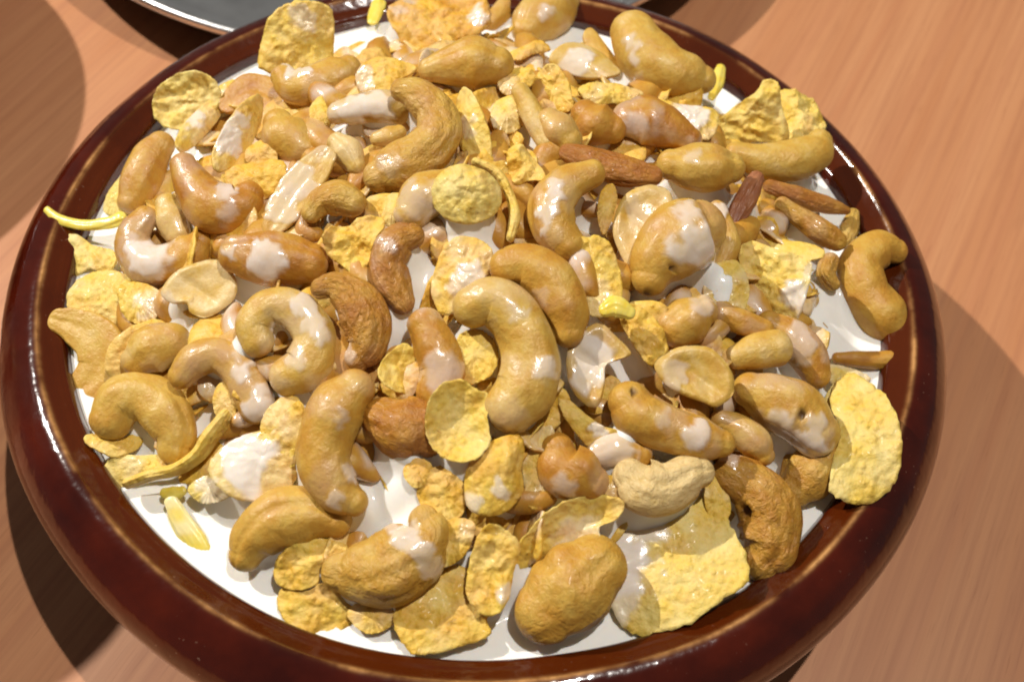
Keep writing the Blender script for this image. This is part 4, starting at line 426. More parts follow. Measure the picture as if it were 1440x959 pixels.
{'t': 'O', 'name': 'corn_flake', 'cat': 'corn flake', 'label': 'milk-soaked golden flake below the pool at the centre', 'group': 'corn flakes among the cashews', 'o': [-0.00399, -0.02733, 0.0297], 'N': [0.011, -0.414, 0.91], 'V': [0.046, -0.628, 0.777], 'tone': 0.5, 'film': 0.3, 'milk': [([2.86, -0.03, -0.05], 3.34, 0.8), ([0.62, -2.6, -1.19], 2.51, 0.6)], 'p': [[-6.02, 1.18], [-6.95, -4.68], [-4.89, -9.78], [-1.25, -9.76], [2.04, -4.61], [5.36, -2.53], [7.35, 1.97], [7.0, 6.13], [3.29, 8.54], [-1.41, 8.5], [-4.4, 5.35]], 'U': [0.996, 0.086, 0.027], 'prof': 'flake', 'dome': 1.0, 'bump': 0.67, 'fold': 0.0, 'thick': 0.64, 'jag': 1.0, 'dm': 'flake'},
{'t': 'O', 'name': 'corn_flake', 'cat': 'corn flake', 'label': 'round olive flake beside the left rim, above the hooked half', 'group': 'corn flakes among the cashews', 'o': [-0.09466, -0.02403, 0.00043], 'N': [-0.114, -0.39, 0.914], 'V': [0.313, -0.559, 0.768], 'tone': 0.2, 'film': 0.12, 'milk': [([7.92, -2.48, -0.07], 2.55, 0.6)], 'p': [[9.48, 1.66], [6.41, 5.78], [1.59, 8.38], [-3.68, 8.72], [-7.96, 6.71], [-10.1, 2.9], [-9.51, -1.67], [-6.38, -5.76], [-1.58, -8.28], [3.62, -8.59], [7.85, -6.62], [10.0, -2.87]], 'U': [0.99, 0.038, 0.139], 'prof': 'flake', 'dome': 0.91, 'bump': 0.55, 'fold': 0.0, 'thick': 0.69, 'jag': 1.0, 'dm': 'flake'},
{'t': 'O', 'name': 'corn_flake', 'cat': 'corn flake', 'label': 'small pale flake scrap on the left inner wall of the bowl', 'group': 'corn flakes among the cashews', 'o': [-0.10454, -0.00661, -0.00373], 'N': [-0.135, -0.362, 0.922], 'V': [0.327, -0.583, 0.744], 'tone': 0.15, 'film': 0.2, 'milk': [], 'p': [[-5.41, 0.07], [-4.07, -5.57], [0.5, -3.74], [4.96, -5.1], [7.64, -2.02], [5.94, 1.64], [0.66, 3.05], [-3.6, 6.05], [-6.77, 5.77]], 'U': [0.987, 0.034, 0.157], 'prof': 'flake', 'dome': 1.14, 'bump': 0.57, 'fold': 0.95, 'thick': 0.72, 'jag': 1.0, 'dm': 'flake'},
{'t': 'O', 'name': 'corn_flake', 'cat': 'corn flake', 'label': 'small pointed flake in the gap left of the pink standing cashew', 'group': 'corn flakes among the cashews', 'o': [-0.01553, -0.05189, 0.02348], 'N': [0.414, -0.327, 0.85], 'V': [0.089, -0.561, 0.823], 'tone': 0.35, 'film': 0.12, 'milk': [], 'p': [[-2.16, -5.06], [2.31, -5.36], [5.36, -1.49], [4.23, 3.07], [1.05, 5.77], [-1.68, 4.18], [-4.01, 1.33], [-4.94, -2.35]], 'U': [0.906, 0.239, -0.349], 'prof': 'flake', 'dome': -0.81, 'bump': 0.49, 'fold': 0.0, 'thick': 0.61, 'jag': 1.0, 'dm': 'flake'},
{'t': 'O', 'name': 'corn_flake', 'cat': 'corn flake', 'label': 'cupped round flake just below the bowl centre', 'group': 'corn flakes among the cashews', 'o': [-0.0006, -0.06437, 0.02381], 'N': [0.125, -0.435, 0.892], 'V': [0.037, -0.531, 0.846], 'tone': 0.25, 'film': 0.12, 'milk': [], 'p': [[-6.82, -4.07], [-4.27, -7.79], [-0.03, -9.31], [4.22, -8.33], [7.05, -4.53], [6.4, 0.19], [6.71, 5.6], [4.15, 6.83], [0.64, 9.0], [-3.79, 7.96], [-6.6, 4.74], [-7.49, 0.0]], 'U': [0.988, 0.136, -0.072], 'prof': 'flake', 'dome': -2.83, 'bump': 0.39, 'fold': 0.0, 'thick': 0.6, 'jag': 1.0, 'dm': 'flake'},
{'t': 'O', 'name': 'corn_flake', 'cat': 'corn flake', 'label': 'leaf-shaped puffed flake with a wet glint below the cupped flake', 'group': 'corn flakes among the cashews', 'o': [0.00879, -0.07338, 0.01677], 'N': [0.027, -0.461, 0.887], 'V': [0.002, -0.496, 0.868], 'tone': 0.45, 'film': 0.12, 'milk': [([0.75, -1.86, -0.99], 1.89, 0.6), ([-4.75, -6.54, -3.26], 2.21, 0.6)], 'p': [[-6.02, -7.47], [-1.62, -9.02], [2.77, -7.46], [5.92, -3.41], [5.61, 1.29], [6.25, 6.02], [4.98, 8.86], [0.23, 8.22], [-4.19, 5.36], [-6.69, 1.27], [-7.14, -3.42]], 'U': [0.996, 0.092, 0.018], 'prof': 'flake', 'dome': 3.15, 'bump': 0.39, 'fold': 0.0, 'thick': 0.6, 'jag': 0.5, 'dm': 'flake'},
{'t': 'O', 'name': 'corn_flake', 'cat': 'corn flake', 'label': 'big jagged flake curling up behind the egg-shaped cashew', 'group': 'corn flakes among the cashews', 'o': [0.02659, -0.08205, 0.00825], 'N': [0.066, -0.694, 0.717], 'V': [-0.061, -0.458, 0.887], 'tone': 0.3, 'film': 0.12, 'milk': [([1.76, 0.73, 0.54], 4.76, 0.5)], 'p': [[-6.86, -13.97], [4.34, -11.19], [7.46, -2.97], [6.13, 1.65], [10.25, 3.88], [11.8, 7.45], [7.33, 8.82], [0.35, 8.27], [-5.02, 6.07], [-9.29, 1.9], [-12.61, -2.63], [-13.88, -7.55]], 'U': [0.994, 0.111, 0.016], 'prof': 'flake', 'dome': -2.22, 'bump': 0.63, 'fold': 0.0, 'thick': 0.6, 'jag': 1.4, 'dm': 'flake'},
{'t': 'O', 'name': 'corn_flake', 'cat': 'corn flake', 'label': 'largest flat flake, half wet with milk, at the lower right front', 'group': 'corn flakes among the cashews', 'o': [0.04991, -0.08408, 0.00083], 'N': [-0.154, -0.18, 0.972], 'V': [-0.141, -0.439, 0.888], 'tone': 0.22, 'film': 0.12, 'milk': [([-9.98, 1.12, -1.37], 7.42, 1), ([-6.31, 9.81, 0.82], 5.49, 0.8), ([-10.86, -7.78, -3.16], 4.03, 0.6)], 'p': [[-14.94, -0.81], [-14.19, -7.21], [-10.61, -13.56], [-4.67, -14.66], [3.91, -12.68], [10.18, -8.08], [16.78, -4.08], [16.98, 2.12], [13.51, 10.95], [7.9, 16.66], [-2.79, 16.38], [-9.57, 12.15], [-12.79, 5.13]], 'U': [0.985, 0.054, 0.166], 'prof': 'flake', 'dome': 0.97, 'bump': 0.73, 'fold': 0.0, 'thick': 0.61, 'jag': 1.3, 'dm': 'flake'},
{'t': 'O', 'name': 'corn_flake', 'cat': 'corn flake', 'label': 'large oval flake reaching over the right rim of the bowl', 'group': 'corn flakes among the cashews', 'o': [0.09546, -0.04771, 0.00599], 'N': [-0.151, -0.218, 0.964], 'V': [-0.277, -0.524, 0.806], 'tone': 0.2, 'film': 0.12, 'milk': [], 'p': [[-5.22, 1.18], [-7.63, -5.94], [-9.01, -12.96], [-4.38, -15.91], [0.92, -15.4], [5.9, -12.09], [8.66, -5.67], [9.0, 2.41], [7.42, 8.71], [4.28, 13.69], [-0.05, 17.67], [-3.63, 16.32], [-6.29, 10.43]], 'U': [0.985, 0.049, 0.166], 'prof': 'flake', 'dome': 0.86, 'bump': 0.69, 'fold': 0.0, 'thick': 0.65, 'jag': 1.3, 'dm': 'flake'},
{'t': 'O', 'name': 'corn_flake', 'cat': 'corn flake', 'label': 'broad golden flake at the front under the stout striped cashew', 'group': 'corn flakes among the cashews', 'o': [0.00077, -0.09904, -0.00064], 'N': [0.012, -0.222, 0.975], 'V': [0.031, -0.397, 0.917], 'tone': 0.45, 'film': 0.12, 'milk': [], 'p': [[-8.73, -7.96], [-4.67, -9.3], [3.34, -7.26], [9.54, -4.75], [8.89, -1.66], [10.11, 3.99], [7.22, 8.73], [1.47, 10.28], [-4.82, 7.65], [-10.19, 2.85], [-11.9, -1.84]], 'U': [0.996, 0.085, 0.007], 'prof': 'flake', 'dome': 0.63, 'bump': 0.63, 'fold': 0.47, 'thick': 0.6, 'jag': 1.0, 'dm': 'flake'},
{'t': 'O', 'name': 'corn_flake', 'cat': 'corn flake', 'label': 'flat golden flake floating on the milk at the front left', 'group': 'corn flakes among the cashews', 'o': [-0.02835, -0.0997, -0.00359], 'N': [-0.009, -0.466, 0.885], 'V': [0.133, -0.388, 0.912], 'tone': 0.5, 'film': 0.12, 'milk': [], 'p': [[-6.78, -2.86], [-2.62, -5.33], [2.75, -5.79], [7.44, -3.79], [9.58, -0.08], [6.69, 2.09], [1.56, 5.52], [-2.21, 3.96], [-7.3, 4.89], [-9.11, 1.48]], 'U': [0.996, 0.076, 0.05], 'prof': 'flake', 'dome': 0.47, 'bump': 0.63, 'fold': 0.63, 'thick': 0.6, 'jag': 1.0, 'dm': 'flake'},
{'t': 'O', 'name': 'corn_flake', 'cat': 'corn flake', 'label': 'crumpled yellow flake under the crescent cashew at front left', 'group': 'corn flakes among the cashews', 'o': [-0.03164, -0.09146, 0.00092], 'N': [-0.014, -0.464, 0.886], 'V': [0.145, -0.417, 0.897], 'tone': 0.45, 'film': 0.12, 'milk': [], 'p': [[-5.8, -4.75], [-1.66, -5.68], [2.74, -4.13], [3.29, -0.38], [8.94, 3.38], [6.03, 5.26], [-0.35, 5.89], [-5.68, 2.44], [-7.46, -1.94]], 'U': [0.996, 0.073, 0.054], 'prof': 'flake', 'dome': 0.95, 'bump': 0.95, 'fold': 0.95, 'thick': 0.6, 'jag': 1.0, 'dm': 'flake'},
{'t': 'O', 'name': 'corn_flake', 'cat': 'corn flake', 'label': 'crumbly golden flake between the striped cashew and the jagged flake', 'group': 'corn flakes among the cashews', 'o': [0.00966, -0.0906, 0.0055], 'N': [0.026, -0.467, 0.884], 'V': [-0.001, -0.431, 0.902], 'tone': 0.45, 'film': 0.12, 'milk': [([3.26, -3.84, -2.12], 1.88, 0.6)], 'p': [[-3.71, -8.63], [-0.27, -10.18], [3.47, -7.12], [4.73, -0.97], [6.31, 4.92], [3.78, 8.03], [-0.32, 9.91], [-3.15, 7.42], [-5.01, 1.52], [-5.76, -4.64]], 'U': [0.996, 0.092, 0.019], 'prof': 'flake', 'dome': 0.94, 'bump': 0.94, 'fold': 1.26, 'thick': 0.6, 'jag': 1.0, 'dm': 'flake'},
{'t': 'O', 'name': 'corn_flake', 'cat': 'corn flake', 'label': 'crumpled yellow flake wet with milk left of the kidney cashew', 'group': 'corn flakes among the cashews', 'o': [0.07487, -0.00836, 0.01404], 'N': [-0.304, -0.54, 0.785], 'V': [-0.203, -0.627, 0.752], 'tone': 0.25, 'film': 0.12, 'milk': [([7.23, -4.42, -0.24], 4.7, 0.9), ([7.99, 1.44, 4.08], 2.53, 0.5)], 'p': [[-7.66, 1.4], [-4.49, -4.17], [-2.77, -10.02], [1.11, -12.64], [5.37, -9.84], [7.92, -2.7], [9.05, 4.11], [5.23, 6.78], [-0.07, 8.43], [-5.05, 10.46], [-9.04, 8.41]], 'U': [0.948, -0.093, 0.304], 'prof': 'flake', 'dome': 1.08, 'bump': 1.27, 'fold': 1.45, 'thick': 0.69, 'jag': 1.0, 'dm': 'flake'},
{'t': 'O', 'name': 'corn_flake', 'cat': 'corn flake', 'label': 'crinkled flake with a bright yellow tip right of the white-faced chunk', 'group': 'corn flakes among the cashews', 'o': [0.03996, -0.03649, 0.02428], 'N': [0.071, -0.424, 0.903], 'V': [-0.105, -0.596, 0.796], 'tone': 0.5, 'film': 0.12, 'milk': [], 'p': [[-4.18, -0.03], [-1.56, -4.38], [1.07, -7.37], [4.79, -6.64], [5.56, -2.58], [3.31, 3.15], [0.15, 5.82], [-3.04, 7.13], [-6.12, 5.03]], 'U': [0.993, 0.112, -0.026], 'prof': 'flake', 'dome': 1.0, 'bump': 1.0, 'fold': 1.17, 'thick': 0.63, 'jag': 1.0, 'dm': 'flake'},
{'t': 'O', 'name': 'corn_flake', 'cat': 'corn flake', 'label': 'pointed yellow flake below the white-faced chunk', 'group': 'corn flakes among the cashews', 'o': [0.02818, -0.05886, 0.01841], 'N': [0.051, -0.447, 0.893], 'V': [-0.066, -0.536, 0.842], 'tone': 0.4, 'film': 0.12, 'milk': [([2.98, -1.42, -0.88], 1.94, 0.8)], 'p': [[-5.44, 1.91], [-2.23, -2.6], [1.63, -6.13], [5.54, -5.14], [6.89, -1.58], [3.97, -0.62], [0.09, 1.95], [-4.11, 5.82], [-6.39, 6.46]], 'U': [0.995, 0.103, -0.005], 'prof': 'flake', 'dome': 0.81, 'bump': 0.49, 'fold': 0.0, 'thick': 0.61, 'jag': 1.0, 'dm': 'flake'},
{'t': 'O', 'name': 'corn_flake', 'cat': 'corn flake', 'label': 'twisted flake scrap at the lower left, under the big smooth cashew', 'group': 'corn flakes among the cashews', 'o': [-0.08207, -0.06368, -0.00166], 'N': [0.183, 0.073, 0.98], 'V': [0.295, -0.472, 0.831], 'tone': 0.3, 'film': 0.12, 'milk': [], 'p': [[-4.05, -2.8], [0.44, -4.09], [3.95, -1.89], [6.0, 1.31], [4.83, 4.03], [2.63, 1.58], [-0.73, 0.2], [-5.35, 1.9], [-7.54, -0.12]], 'U': [0.981, 0.058, -0.187], 'prof': 'flake', 'dome': 1.02, 'bump': 0.51, 'fold': 0.68, 'thick': 0.64, 'jag': 1.0, 'dm': 'flake'},
{'t': 'S', 'name': 'corn_flake', 'cat': 'corn flake', 'label': 'long ribbon-like flake seen edge-on above the milk at lower left', 'group': 'corn flakes among the cashews', 'o': [-0.06366, -0.06766, 0.00386], 'N': [-0.087, -0.44, 0.894], 'V': [0.245, -0.477, 0.844], 'tone': 0.3, 'film': 0.08, 'milk': [], 'p': [[-12.76, -6.87, -4.62, 1.16], [-7.33, -4.88, -3.11, 1.32], [-2.14, -3.5, -1.93, 1.49], [2.48, -0.65, -0.08, 1.65], [5.5, 3.94, 2.47, 1.82], [8.24, 8.23, 4.85, 1.65]], 'seam': None, 'dep': 2.2, 'flat': 0, 'wr': 2, 'hole': []},
{'t': 'O', 'name': 'corn_flake', 'cat': 'corn flake', 'label': 'soggy olive flake hanging below the ribbon-like flake at lower left', 'group': 'corn flakes among the cashews', 'o': [-0.07473, -0.06882, -0.00316], 'N': [-0.068, -0.441, 0.895], 'V': [0.274, -0.46, 0.844], 'tone': 0.15, 'film': 0.3, 'milk': [], 'p': [[-4.81, -4.3], [-0.78, -2.97], [4.24, -0.98], [10.32, 0.34], [8.15, 3.04], [-0.42, 3.07], [-7.27, 2.76], [-9.46, -0.93]], 'U': [0.994, 0.051, 0.1], 'prof': 'flake', 'dome': 1.01, 'bump': 0.51, 'fold': 0.51, 'thick': 0.64, 'jag': 1.0, 'dm': 'flake'},
{'t': 'O', 'name': 'corn_flake', 'cat': 'corn flake', 'label': 'smooth olive flake under the milk-ribboned cashew near the centre', 'group': 'corn flakes among the cashews', 'o': [0.02833, -0.0233, 0.02792], 'N': [0.059, -0.406, 0.912], 'V': [-0.064, -0.632, 0.772], 'tone': 0.35, 'film': 0.25, 'milk': [], 'p': [[-4.84, -2.06], [-2.54, -8.94], [1.51, -9.91], [5.67, -5.33], [5.46, 1.64], [2.83, 8.63], [-2.31, 9.58], [-5.77, 6.67]], 'U': [0.994, 0.106, -0.017], 'prof': 'flake', 'dome': 0.85, 'bump': 0.25, 'fold': 0.0, 'thick': 0.64, 'jag': 1.0, 'dm': 'flake'},
{'t': 'O', 'name': 'corn_flake', 'cat': 'corn flake', 'label': 'thin pale sliver of flake right of the milk-dipped cashew', 'group': 'corn flakes among the cashews', 'o': [0.09105, -0.03396, 0.00336], 'N': [0.132, -0.406, 0.904], 'V': [-0.256, -0.553, 0.793], 'tone': 0.1, 'film': 0.3, 'milk': [], 'p': [[-2.04, -4.56], [1.02, -3.07], [2.76, 1.62], [1.8, 4.47], [-0.55, 2.62], [-2.97, -1.02]], 'U': [0.987, 0.136, -0.083], 'prof': 'flake', 'dome': 0.71, 'bump': 0.27, 'fold': 0.0, 'thick': 0.67, 'jag': 1.0, 'dm': 'flake'},
{'t': 'O', 'name': 'corn_flake', 'cat': 'corn flake', 'label': 'yellow flake lying edge-on above the crumpled wet flake at right', 'group': 'corn flakes among the cashews', 'o': [0.07865, 0.00551, 0.01299], 'N': [-0.212, 0.211, 0.954], 'V': [-0.208, -0.649, 0.731], 'tone': 0.35, 'film': 0.12, 'milk': [], 'p': [[-7.18, 3.85], [-1.67, -3.47], [4.85, -7.76], [8.65, -6.67], [7.32, -2.12], [1.01, 1.61], [-4.89, 6.59], [-8.73, 8.65]], 'U': [0.976, 0.105, 0.193], 'prof': 'flake', 'dome': 1.12, 'bump': 0.37, 'fold': 0.0, 'thick': 0.71, 'jag': 1.0, 'dm': 'flake'},
{'t': 'O', 'name': 'corn_flake', 'cat': 'corn flake', 'label': 'flake soaked under a white milk pool at lower left of centre', 'group': 'corn flakes among the cashews', 'o': [-0.04472, -0.0698, 0.00898], 'N': [-0.034, -0.452, 0.892], 'V': [0.187, -0.485, 0.854], 'tone': 0.35, 'film': 0.35, 'milk': [([-3.0, -1.96, -1.11], 6.82, 1), ([-4.93, 0.09, -0.14], 3.9, 1)], 'p': [[-6.85, -8.89], [0.32, -9.86], [5.76, -7.62], [8.83, -1.18], [9.63, 5.32], [8.45, 12.52], [1.41, 6.96], [-5.07, 5.01], [-10.5, 1.44], [-11.94, -3.42]], 'U': [0.995, 0.065, 0.071], 'prof': 'flake', 'dome': 0.97, 'bump': 0.49, 'fold': 0.0, 'thick': 0.62, 'jag': 1.0, 'dm': 'flake'},
{'t': 'O', 'name': 'corn_flake', 'cat': 'corn flake', 'label': 'broad crumpled flake standing on the upper right rim', 'group': 'corn flakes among the cashews', 'o': [0.07342, 0.05807, 0.00888], 'N': [-0.16, -0.787, 0.595], 'V': [-0.173, -0.724, 0.667], 'tone': 0.25, 'film': 0.12, 'milk': [], 'p': [[-8.0, -9.14], [0.12, -8.13], [9.77, -7.1], [7.61, 2.21], [6.03, 8.61], [2.37, 9.76], [-0.24, 6.11], [-6.47, 1.56], [-11.51, -4.27]], 'U': [0.983, -0.074, 0.167], 'prof': 'flake', 'dome': 1.23, 'bump': 1.23, 'fold': 1.23, 'thick': 0.78, 'jag': 1.0, 'dm': 'flake'},
{'t': 'O', 'name': 'corn_flake', 'cat': 'corn flake', 'label': 'crumbly round flake resting on the rim at the far upper right', 'group': 'corn flakes among the cashews', 'o': [0.08843, 0.06512, 0.00287], 'N': [0.166, -0.245, 0.955], 'V': [-0.207, -0.72, 0.662], 'tone': 0.2, 'film': 0.12, 'milk': [], 'p': [[-6.03, 0.31], [-4.87, -7.23], [-0.54, -8.64], [5.98, -5.99], [7.96, 0.52], [5.25, 5.57], [-1.36, 7.7], [-6.3, 8.06]], 'U': [0.982, 0.125, -0.138], 'prof': 'flake', 'dome': 1.27, 'bump': 1.48, 'fold': 1.05, 'thick': 0.8, 'jag': 1.0, 'dm': 'flake'},
{'t': 'O', 'name': 'corn_flake', 'cat': 'corn flake', 'label': 'yellow flake scrap with branching edges above the domed flake', 'group': 'corn flakes among the cashews', 'o': [0.00851, 0.00448, 0.03326], 'N': [0.031, -0.361, 0.932], 'V': [0.003, -0.694, 0.72], 'tone': 0.45, 'film': 0.12, 'milk': [], 'p': [[-3.66, -1.36], [-1.9, -4.7], [1.27, -3.5], [5.14, -3.8], [4.46, -0.42], [1.3, 4.44], [-2.25, 6.26], [-4.37, 3.17]], 'U': [0.996, 0.094, 0.003], 'prof': 'flake', 'dome': 1.06, 'bump': 1.06, 'fold': 1.41, 'thick': 0.67, 'jag': 1.0, 'dm': 'flake'},
{'t': 'O', 'name': 'corn_flake', 'cat': 'corn flake', 'label': 'flake edge hidden behind the upright cashew at the left wall', 'group': 'corn flakes among the cashews', 'o': [-0.10171, 0.01529, -0.00241], 'N': [-0.142, -0.327, 0.934], 'V': [0.308, -0.625, 0.717], 'tone': 0.1, 'film': 0.2, 'milk': [], 'p': [[-0.35, -6.15], [4.24, -2.99], [4.54, 6.85], [0.49, 6.21], [-3.92, 0.84], [-5.0, -4.65]], 'U': [0.986, 0.036, 0.163], 'prof': 'flake', 'dome': 1.18, 'bump': 0.39, 'fold': 0.0, 'thick': 0.75, 'jag': 1.0, 'dm': 'flake'},
{'t': 'O', 'name': 'corn_flake', 'cat': 'corn flake', 'label': 'golden flake in the gap below the tall leaf-like flake', 'group': 'corn flakes among the cashews', 'o': [-0.0593, 0.00502, 0.02005], 'N': [-0.081, -0.354, 0.932], 'V': [0.211, -0.659, 0.722], 'tone': 0.6, 'film': 0.12, 'milk': [], 'p': [[-3.48, -5.46], [2.05, -5.58], [6.65, -2.18], [7.1, 3.71], [1.1, 5.05], [-5.16, 4.02], [-8.29, 0.54]], 'U': [0.993, 0.054, 0.107], 'prof': 'flake', 'dome': 1.1, 'bump': 0.91, 'fold': 0.73, 'thick': 0.69, 'jag': 1.0, 'dm': 'flake'},
{'t': 'O', 'name': 'corn_flake', 'cat': 'corn flake', 'label': 'milky white-edged flake right of the pinkish coated cashew', 'group': 'corn flakes among the cashews', 'o': [0.05403, 0.04562, 0.0169], 'N': [0.114, -0.276, 0.955], 'V': [-0.126, -0.725, 0.677], 'tone': 0.4, 'film': 0.3, 'milk': [([-2.04, -0.31, 0.15], 4.35, 0.9)], 'p': [[-5.2, -1.89], [1.46, -6.68], [5.62, -5.02], [7.23, 1.81], [3.64, 3.76], [-2.91, 3.67], [-9.8, 4.44]], 'U': [0.99, 0.115, -0.085], 'prof': 'flake', 'dome': 1.19, 'bump': 0.59, 'fold': 0.0, 'thick': 0.75, 'jag': 1.0, 'dm': 'flake'},
{'t': 'O', 'name': 'corn_flake', 'cat': 'corn flake', 'label': 'yellow flake folded behind the slanted sliver, upper centre', 'group': 'corn flakes among the cashews', 'o': [0.00288, 0.02641, 0.0299], 'N': [0.022, -0.315, 0.949], 'V': [0.02, -0.723, 0.691], 'tone': 0.35, 'film': 0.25, 'milk': [([-4.06, -3.13, -0.94], 1.85, 0.5)], 'p': [[-3.58, -3.9], [-0.26, -5.45], [3.81, -2.9], [5.31, 2.5], [1.59, 5.31], [-2.5, 4.37], [-4.34, 0.18]], 'U': [0.996, 0.089, 0.007], 'prof': 'flake', 'dome': 1.11, 'bump': 0.56, 'fold': 0.0, 'thick': 0.7, 'jag': 1.0, 'dm': 'flake'},
{'t': 'O', 'name': 'corn_flake', 'cat': 'corn flake', 'label': 'standing yellow flake pair piece above the squat nut lobe', 'group': 'corn flakes among the cashews', 'o': [0.01525, 0.04215, 0.02575], 'N': [-0.478, -0.55, 0.685], 'V': [-0.017, -0.739, 0.674], 'tone': 0.4, 'film': 0.12, 'milk': [], 'p': [[-1.85, -4.45], [2.45, -6.76], [5.43, -5.11], [3.73, 1.55], [0.31, 6.51], [-3.58, 6.15], [-6.64, 2.2]], 'U': [0.874, -0.217, 0.435], 'prof': 'flake', 'dome': 1.15, 'bump': 0.58, 'fold': 1.15, 'thick': 0.73, 'jag': 1.0, 'dm': 'flake'},
{'t': 'O', 'name': 'corn_flake', 'cat': 'corn flake', 'label': 'tan flake scrap in front of the streaked cashew at the back', 'group': 'corn flakes among the cashews', 'o': [0.00679, 0.06581, 0.01821], 'N': [-0.058, -0.1, 0.993], 'V': [0.007, -0.758, 0.653], 'tone': 0.6, 'film': 0.12, 'milk': [], 'p': [[-3.34, -4.23], [1.14, -1.56], [6.07, 1.12], [3.23, 3.36], [-1.28, 1.76], [-5.78, -0.39]], 'U': [0.995, 0.073, 0.066], 'prof': 'flake', 'dome': 1.22, 'bump': 0.41, 'fold': 0.0, 'thick': 0.77, 'jag': 1.0, 'dm': 'flake'},
{'t': 'O', 'name': 'corn_flake', 'cat': 'corn flake', 'label': 'pale flake beneath the milk-wet almond slice, upper right of centre', 'group': 'corn flakes among the cashews', 'o': [0.03061, 0.04509, 0.0227], 'N': [0.074, -0.275, 0.959], 'V': [-0.061, -0.737, 0.673], 'tone': 0.35, 'film': 0.25, 'milk': [], 'p': [[-4.92, -3.28], [0.22, -2.08], [5.71, -3.52], [8.62, 0.66], [3.95, 3.5], [-3.97, 3.9], [-9.55, 0.87]], 'U': [0.994, 0.103, -0.047], 'prof': 'flake', 'dome': 1.17, 'bump': 0.78, 'fold': 0.0, 'thick': 0.74, 'jag': 1.0, 'dm': 'flake'},
{'t': 'O', 'name': 'corn_flake', 'cat': 'corn flake', 'label': 'shaded yellow flake deep between the cupped flake and the striped cashew', 'group': 'corn flakes among the cashews', 'o': [-0.00268, -0.07667, 0.01191], 'N': [0.014, -0.46, 0.888], 'V': [0.044, -0.479, 0.877], 'tone': 0.55, 'film': 0.12, 'milk': [], 'p': [[-3.66, -4.89], [0.46, -6.77], [4.55, -3.95], [5.79, 2.98], [2.58, 6.78], [-3.77, 5.19], [-5.94, 0.76]], 'U': [0.996, 0.087, 0.029], 'prof': 'flake', 'dome': 0.95, 'bump': 0.63, 'fold': 0.63, 'thick': 0.6, 'jag': 1.0, 'dm': 'flake'},
{'t': 'O', 'name': 'corn_flake', 'cat': 'corn flake', 'label': 'small flake tucked at the top left of the bone-shaped cashew', 'group': 'corn flakes among the cashews', 'o': [-0.04664, 0.02724, 0.02358], 'N': [-0.067, -0.313, 0.947], 'V': [0.167, -0.705, 0.69], 'tone': 0.35, 'film': 0.12, 'milk': [], 'p': [[-2.2, -2.69], [0.95, -5.26], [3.08, -2.38], [1.33, 2.72], [-0.34, 5.73], [-2.82, 1.96]], 'U': [0.994, 0.062, 0.091], 'prof': 'flake', 'dome': 1.13, 'bump': 0.38, 'fold': 0.0, 'thick': 0.72, 'jag': 1.0, 'dm': 'flake'},
{'t': 'O', 'name': 'corn_flake', 'cat': 'corn flake', 'label': 'soggy flake by the dark gap under the milk-streaked ring', 'group': 'corn flakes among the cashews', 'o': [-0.04088, -0.06442, 0.01215], 'N': [-0.031, -0.449, 0.893], 'V': [0.175, -0.505, 0.845], 'tone': 0.4, 'film': 0.25, 'milk': [], 'p': [[-3.69, -5.43], [0.64, -8.66], [4.44, -5.44], [5.15, 4.33], [1.76, 8.28], [-3.08, 5.99], [-5.21, 1.08]], 'U': [0.995, 0.067, 0.068], 'prof': 'flake', 'dome': 0.98, 'bump': 0.49, 'fold': 0.0, 'thick': 0.62, 'jag': 1.0, 'dm': 'flake'},
{'t': 'O', 'name': 'corn_flake', 'cat': 'corn flake', 'label': 'damp golden flake between the amber knob and the leaf-shaped flake', 'group': 'corn flakes among the cashews', 'o': [0.01809, -0.06947, 0.01491], 'N': [0.037, -0.456, 0.889], 'V': [-0.031, -0.504, 0.863], 'tone': 0.5, 'film': 0.5, 'milk': [], 'p': [[-3.19, -5.08], [-1.6, -9.18], [2.56, -6.65], [3.88, 1.28], [2.95, 9.29], [-0.92, 7.66], [-3.65, 2.86]], 'U': [0.995, 0.097, 0.008], 'prof': 'flake', 'dome': 0.96, 'bump': 0.32, 'fold': 0.0, 'thick': 0.61, 'jag': 1.0, 'dm': 'flake'},
{'t': 'O', 'name': 'corn_flake', 'cat': 'corn flake', 'label': 'small flake left of the hollow half near the seamed oval cashew', 'group': 'corn flakes among the cashews', 'o': [0.02984, -0.00276, 0.02998], 'N': [0.065, -0.373, 0.926], 'V': [-0.066, -0.675, 0.735], 'tone': 0.6, 'film': 0.12, 'milk': [], 'p': [[-2.51, -1.68], [-1.19, -7.16], [0.99, -3.79], [2.53, 2.18], [1.54, 6.26], [-1.34, 4.29]], 'U': [0.994, 0.107, -0.027], 'prof': 'flake', 'dome': 1.05, 'bump': 0.53, 'fold': 0.0, 'thick': 0.67, 'jag': 1.0, 'dm': 'flake'},
{'t': 'S', 'name': 'fruit_strip', 'cat': 'fruit strip', 'label': 'bright yellow fruit strip poking over the left rim', 'group': 'bright yellow fruit strips', 'o': [-0.10563, 0.00192, 0.00123], 'N': [-0.191, -0.316, 0.929], 'V': [0.328, -0.604, 0.726], 'tone': -1, 'film': 0, 'milk': [], 'p': [[-13.28, 3.53, -1.53, 0.95], [-8.98, 0.57, -1.65, 1.33], [-1.73, -1.33, -0.81, 1.52], [4.6, -1.04, 0.59, 1.9], [7.97, -0.03, 1.63, 2.28]], 'seam': None, 'dep': 0.5, 'flat': 0, 'wr': 2.2, 'hole': []},
